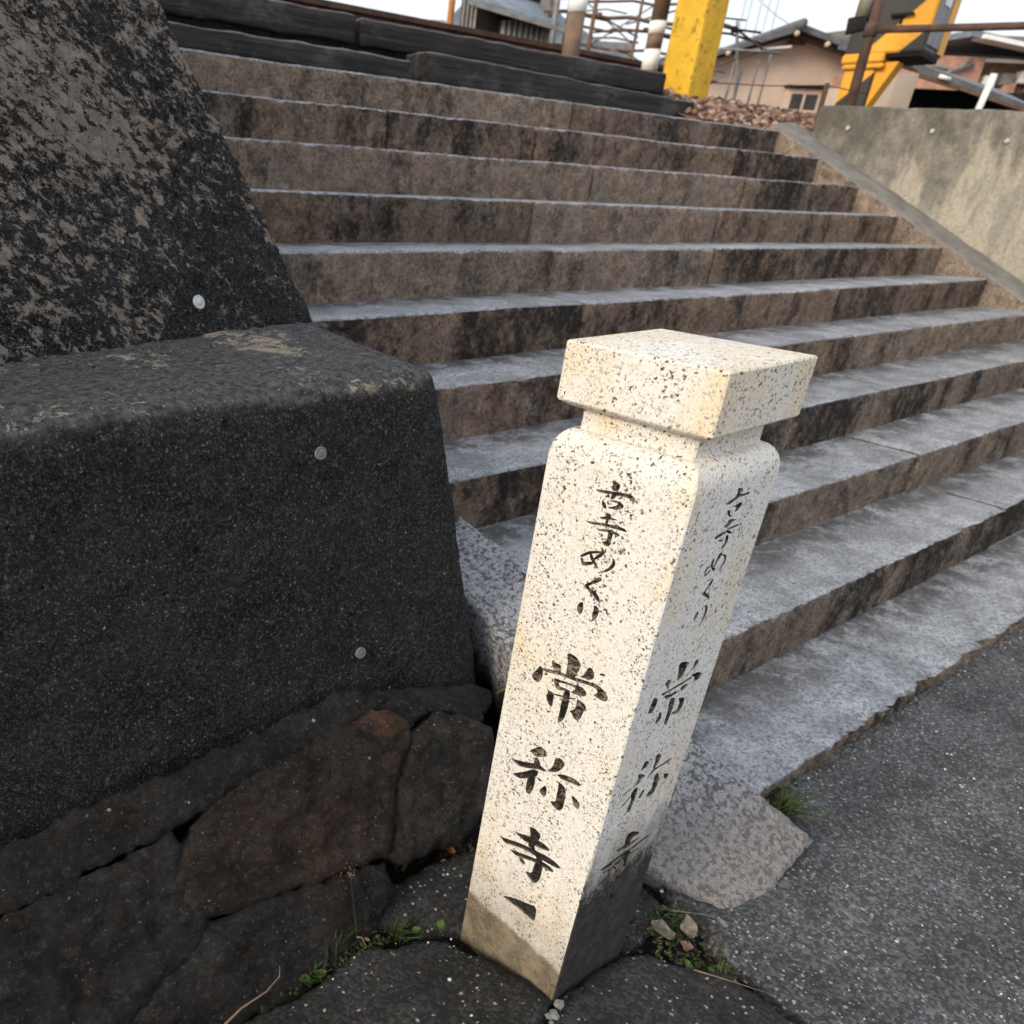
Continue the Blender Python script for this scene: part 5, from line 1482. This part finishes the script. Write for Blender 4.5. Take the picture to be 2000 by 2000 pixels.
leaf_mesh('dry_leaf', (1.235, .390, .012), .022, .2, M['chip'] if False else M['disc'], 'small grey leaf at the low corner of the granite slab', tilt=.2)
leaf_mesh('dry_leaf', (1.13, .395, .010), .030, 1.9, M['twig'], 'brown curled leaf between the two pale leaves', tilt=.3)
leaf_mesh('dry_leaf', (.905, .80, .03), .030, .4, M['redleaf'], 'russet leaf against the left side of the post', tilt=.5)
leaf_mesh('dry_leaf', (1.66, .56, .02), .030, 1.1, M['redleaf'], 'russet leaf beside the green grass tuft', tilt=.4)
leaf_mesh('dry_leaf', (.608, .757, .0), .034, .9, M['twig'], 'dull brown leaf in the left paving joint', tilt=.4)
for k, (p, s, lab) in enumerate((((1.105, .375, .004), .020, 'round green weed leaf nearest the front of the crack'), ((.500, .714, .016), .022, 'green weed leaf at the lower left joint'), ((.530, .706, .014), .024, 'broad green weed leaf above the lower left joint'), ((.735, .690, .010), .018, 'round green weed leaf left of the post'), ((.775, .672, .02), .020, 'upright green weed leaf touching the post corner'), ((1.13, .345, .004), .016, 'tiny green weed leaf in the crack by the asphalt'), ((1.16, .465, .025), .018, 'small green weed leaf under the slab edge'))):
    leaf_mesh('weed_leaf', p, s, k * 1.3, M['weed'], lab, 'weed', tilt=.5, wide=.95)
def twig(path, r_, lab, mat='twig'):
    o = tube('dry_twig', path, r_, M[mat], None, 6, r_ * .35)
    return props(o, lab, 'twig')
twig([(.345, .708, .030), (.38, .716, .034), (.43, .722, .030), (.462, .732, .034), (.470, .745, .04)], .0024, 'reddish brown twig lying at the lower left edge of the paving')
twig([(1.16, .470, .02), (1.22, .415, .022), (1.25, .375, .018), (1.335, .375, .012)], .0012, 'thin pale straw below the granite slab', 'leaf')
twig([(1.10, .36, .012), (1.13, .315, .014), (1.17, .26, .012)], .0016, 'brown straw along the crack in front')
twig([(.63, .735, .01), (.64, .765, .06), (.655, .80, .10)], .0008, 'thin dry flower stalk rising by the wall foot', 'leaf2')
twig([(.628, .735, .018), (.634, .728, .02), (.63, .712, .02)], .0018, 'short pinkish twig in the left paving joint')
V, F, A = [], [], []
for _ in range(34): pebble(V, F, A, Vector((.657, .803, .102)) + Vector((rg.gauss(0, .008), rg.gauss(0, .006), rg.gauss(0, .008))), rg.uniform(.0010, .0021), .8, rnd_=rg)
props(mesh_obj('dry_flower', V, F, M['twig'], None, origin=(.657, .803, .10), attr=A), 'small dried flower head in front of the dark gap under the brown stone', 'flower')
V, F, A = [], [], []
for _ in range(420):
    x, y = rg.uniform(1.2, 2.4), rg.uniform(-.3, .52)
    pebble(V, F, A, (x, y, .007), rg.uniform(.0010, .0030) * (1.5 if rg.random() < .08 else 1), .55, tint=min(1, max(0, rg.gauss(.62, .25))), rnd_=rg)
for _ in range(200):
    x, y = rg.uniform(.33, 1.15), rg.uniform(.20, .80)
    if in_poly(x, y, [(p[0], p[1]) for p in FRONT_L]) : z = .012 + .028 * max(0, (.62 - y) / .25)
    elif in_poly(x, y, [(p[0], p[1]) for p in FRONT_R]): z = .012 + .025 * max(0, (1.0 - x) / .25)
    else: continue
    pebble(V, F, A, (x, y, z), rg.uniform(.0010, .0028), .5, tint=min(1, max(0, rg.gauss(.75, .2))), rnd_=rg)
for _ in range(260):
    x = rg.uniform(1.7, 3.6); y = .535 - abs(rg.gauss(0, .018))
    pebble(V, F, A, (x, y, .003), rg.uniform(.0012, .0042), .6, tint=rg.uniform(0, .35) if rg.random() < .85 else .7, rnd_=rg)
for _ in range(110):
    x, y = rg.gauss(1.15, .05), rg.gauss(.40, .05)
    pebble(V, F, A, (x, y, -.004), rg.uniform(.0015, .005), .6, tint=rg.uniform(0, .22) if rg.random() < .9 else .6, rnd_=rg)
o = mesh_obj('stone_chips', V, F, M['chip'], None, smooth=False, attr=A); o['kind'] = 'stuff'; o['label'] = 'pale stone chips scattered over the asphalt and paving'
V, F, A = [], [], []
for k in range(6): pebble(V, F, A, (.782 + rg.gauss(0, .012), .425 + rg.gauss(0, .010), .052), rg.uniform(.005, .012), .7, tint=.25, rnd_=rg)
props(mesh_obj('broken_stone', V, F, M['chip'], None, smooth=False, origin=(.782, .425, .045), attr=A), 'little pile of broken grey stone in front of the post', 'rubble')
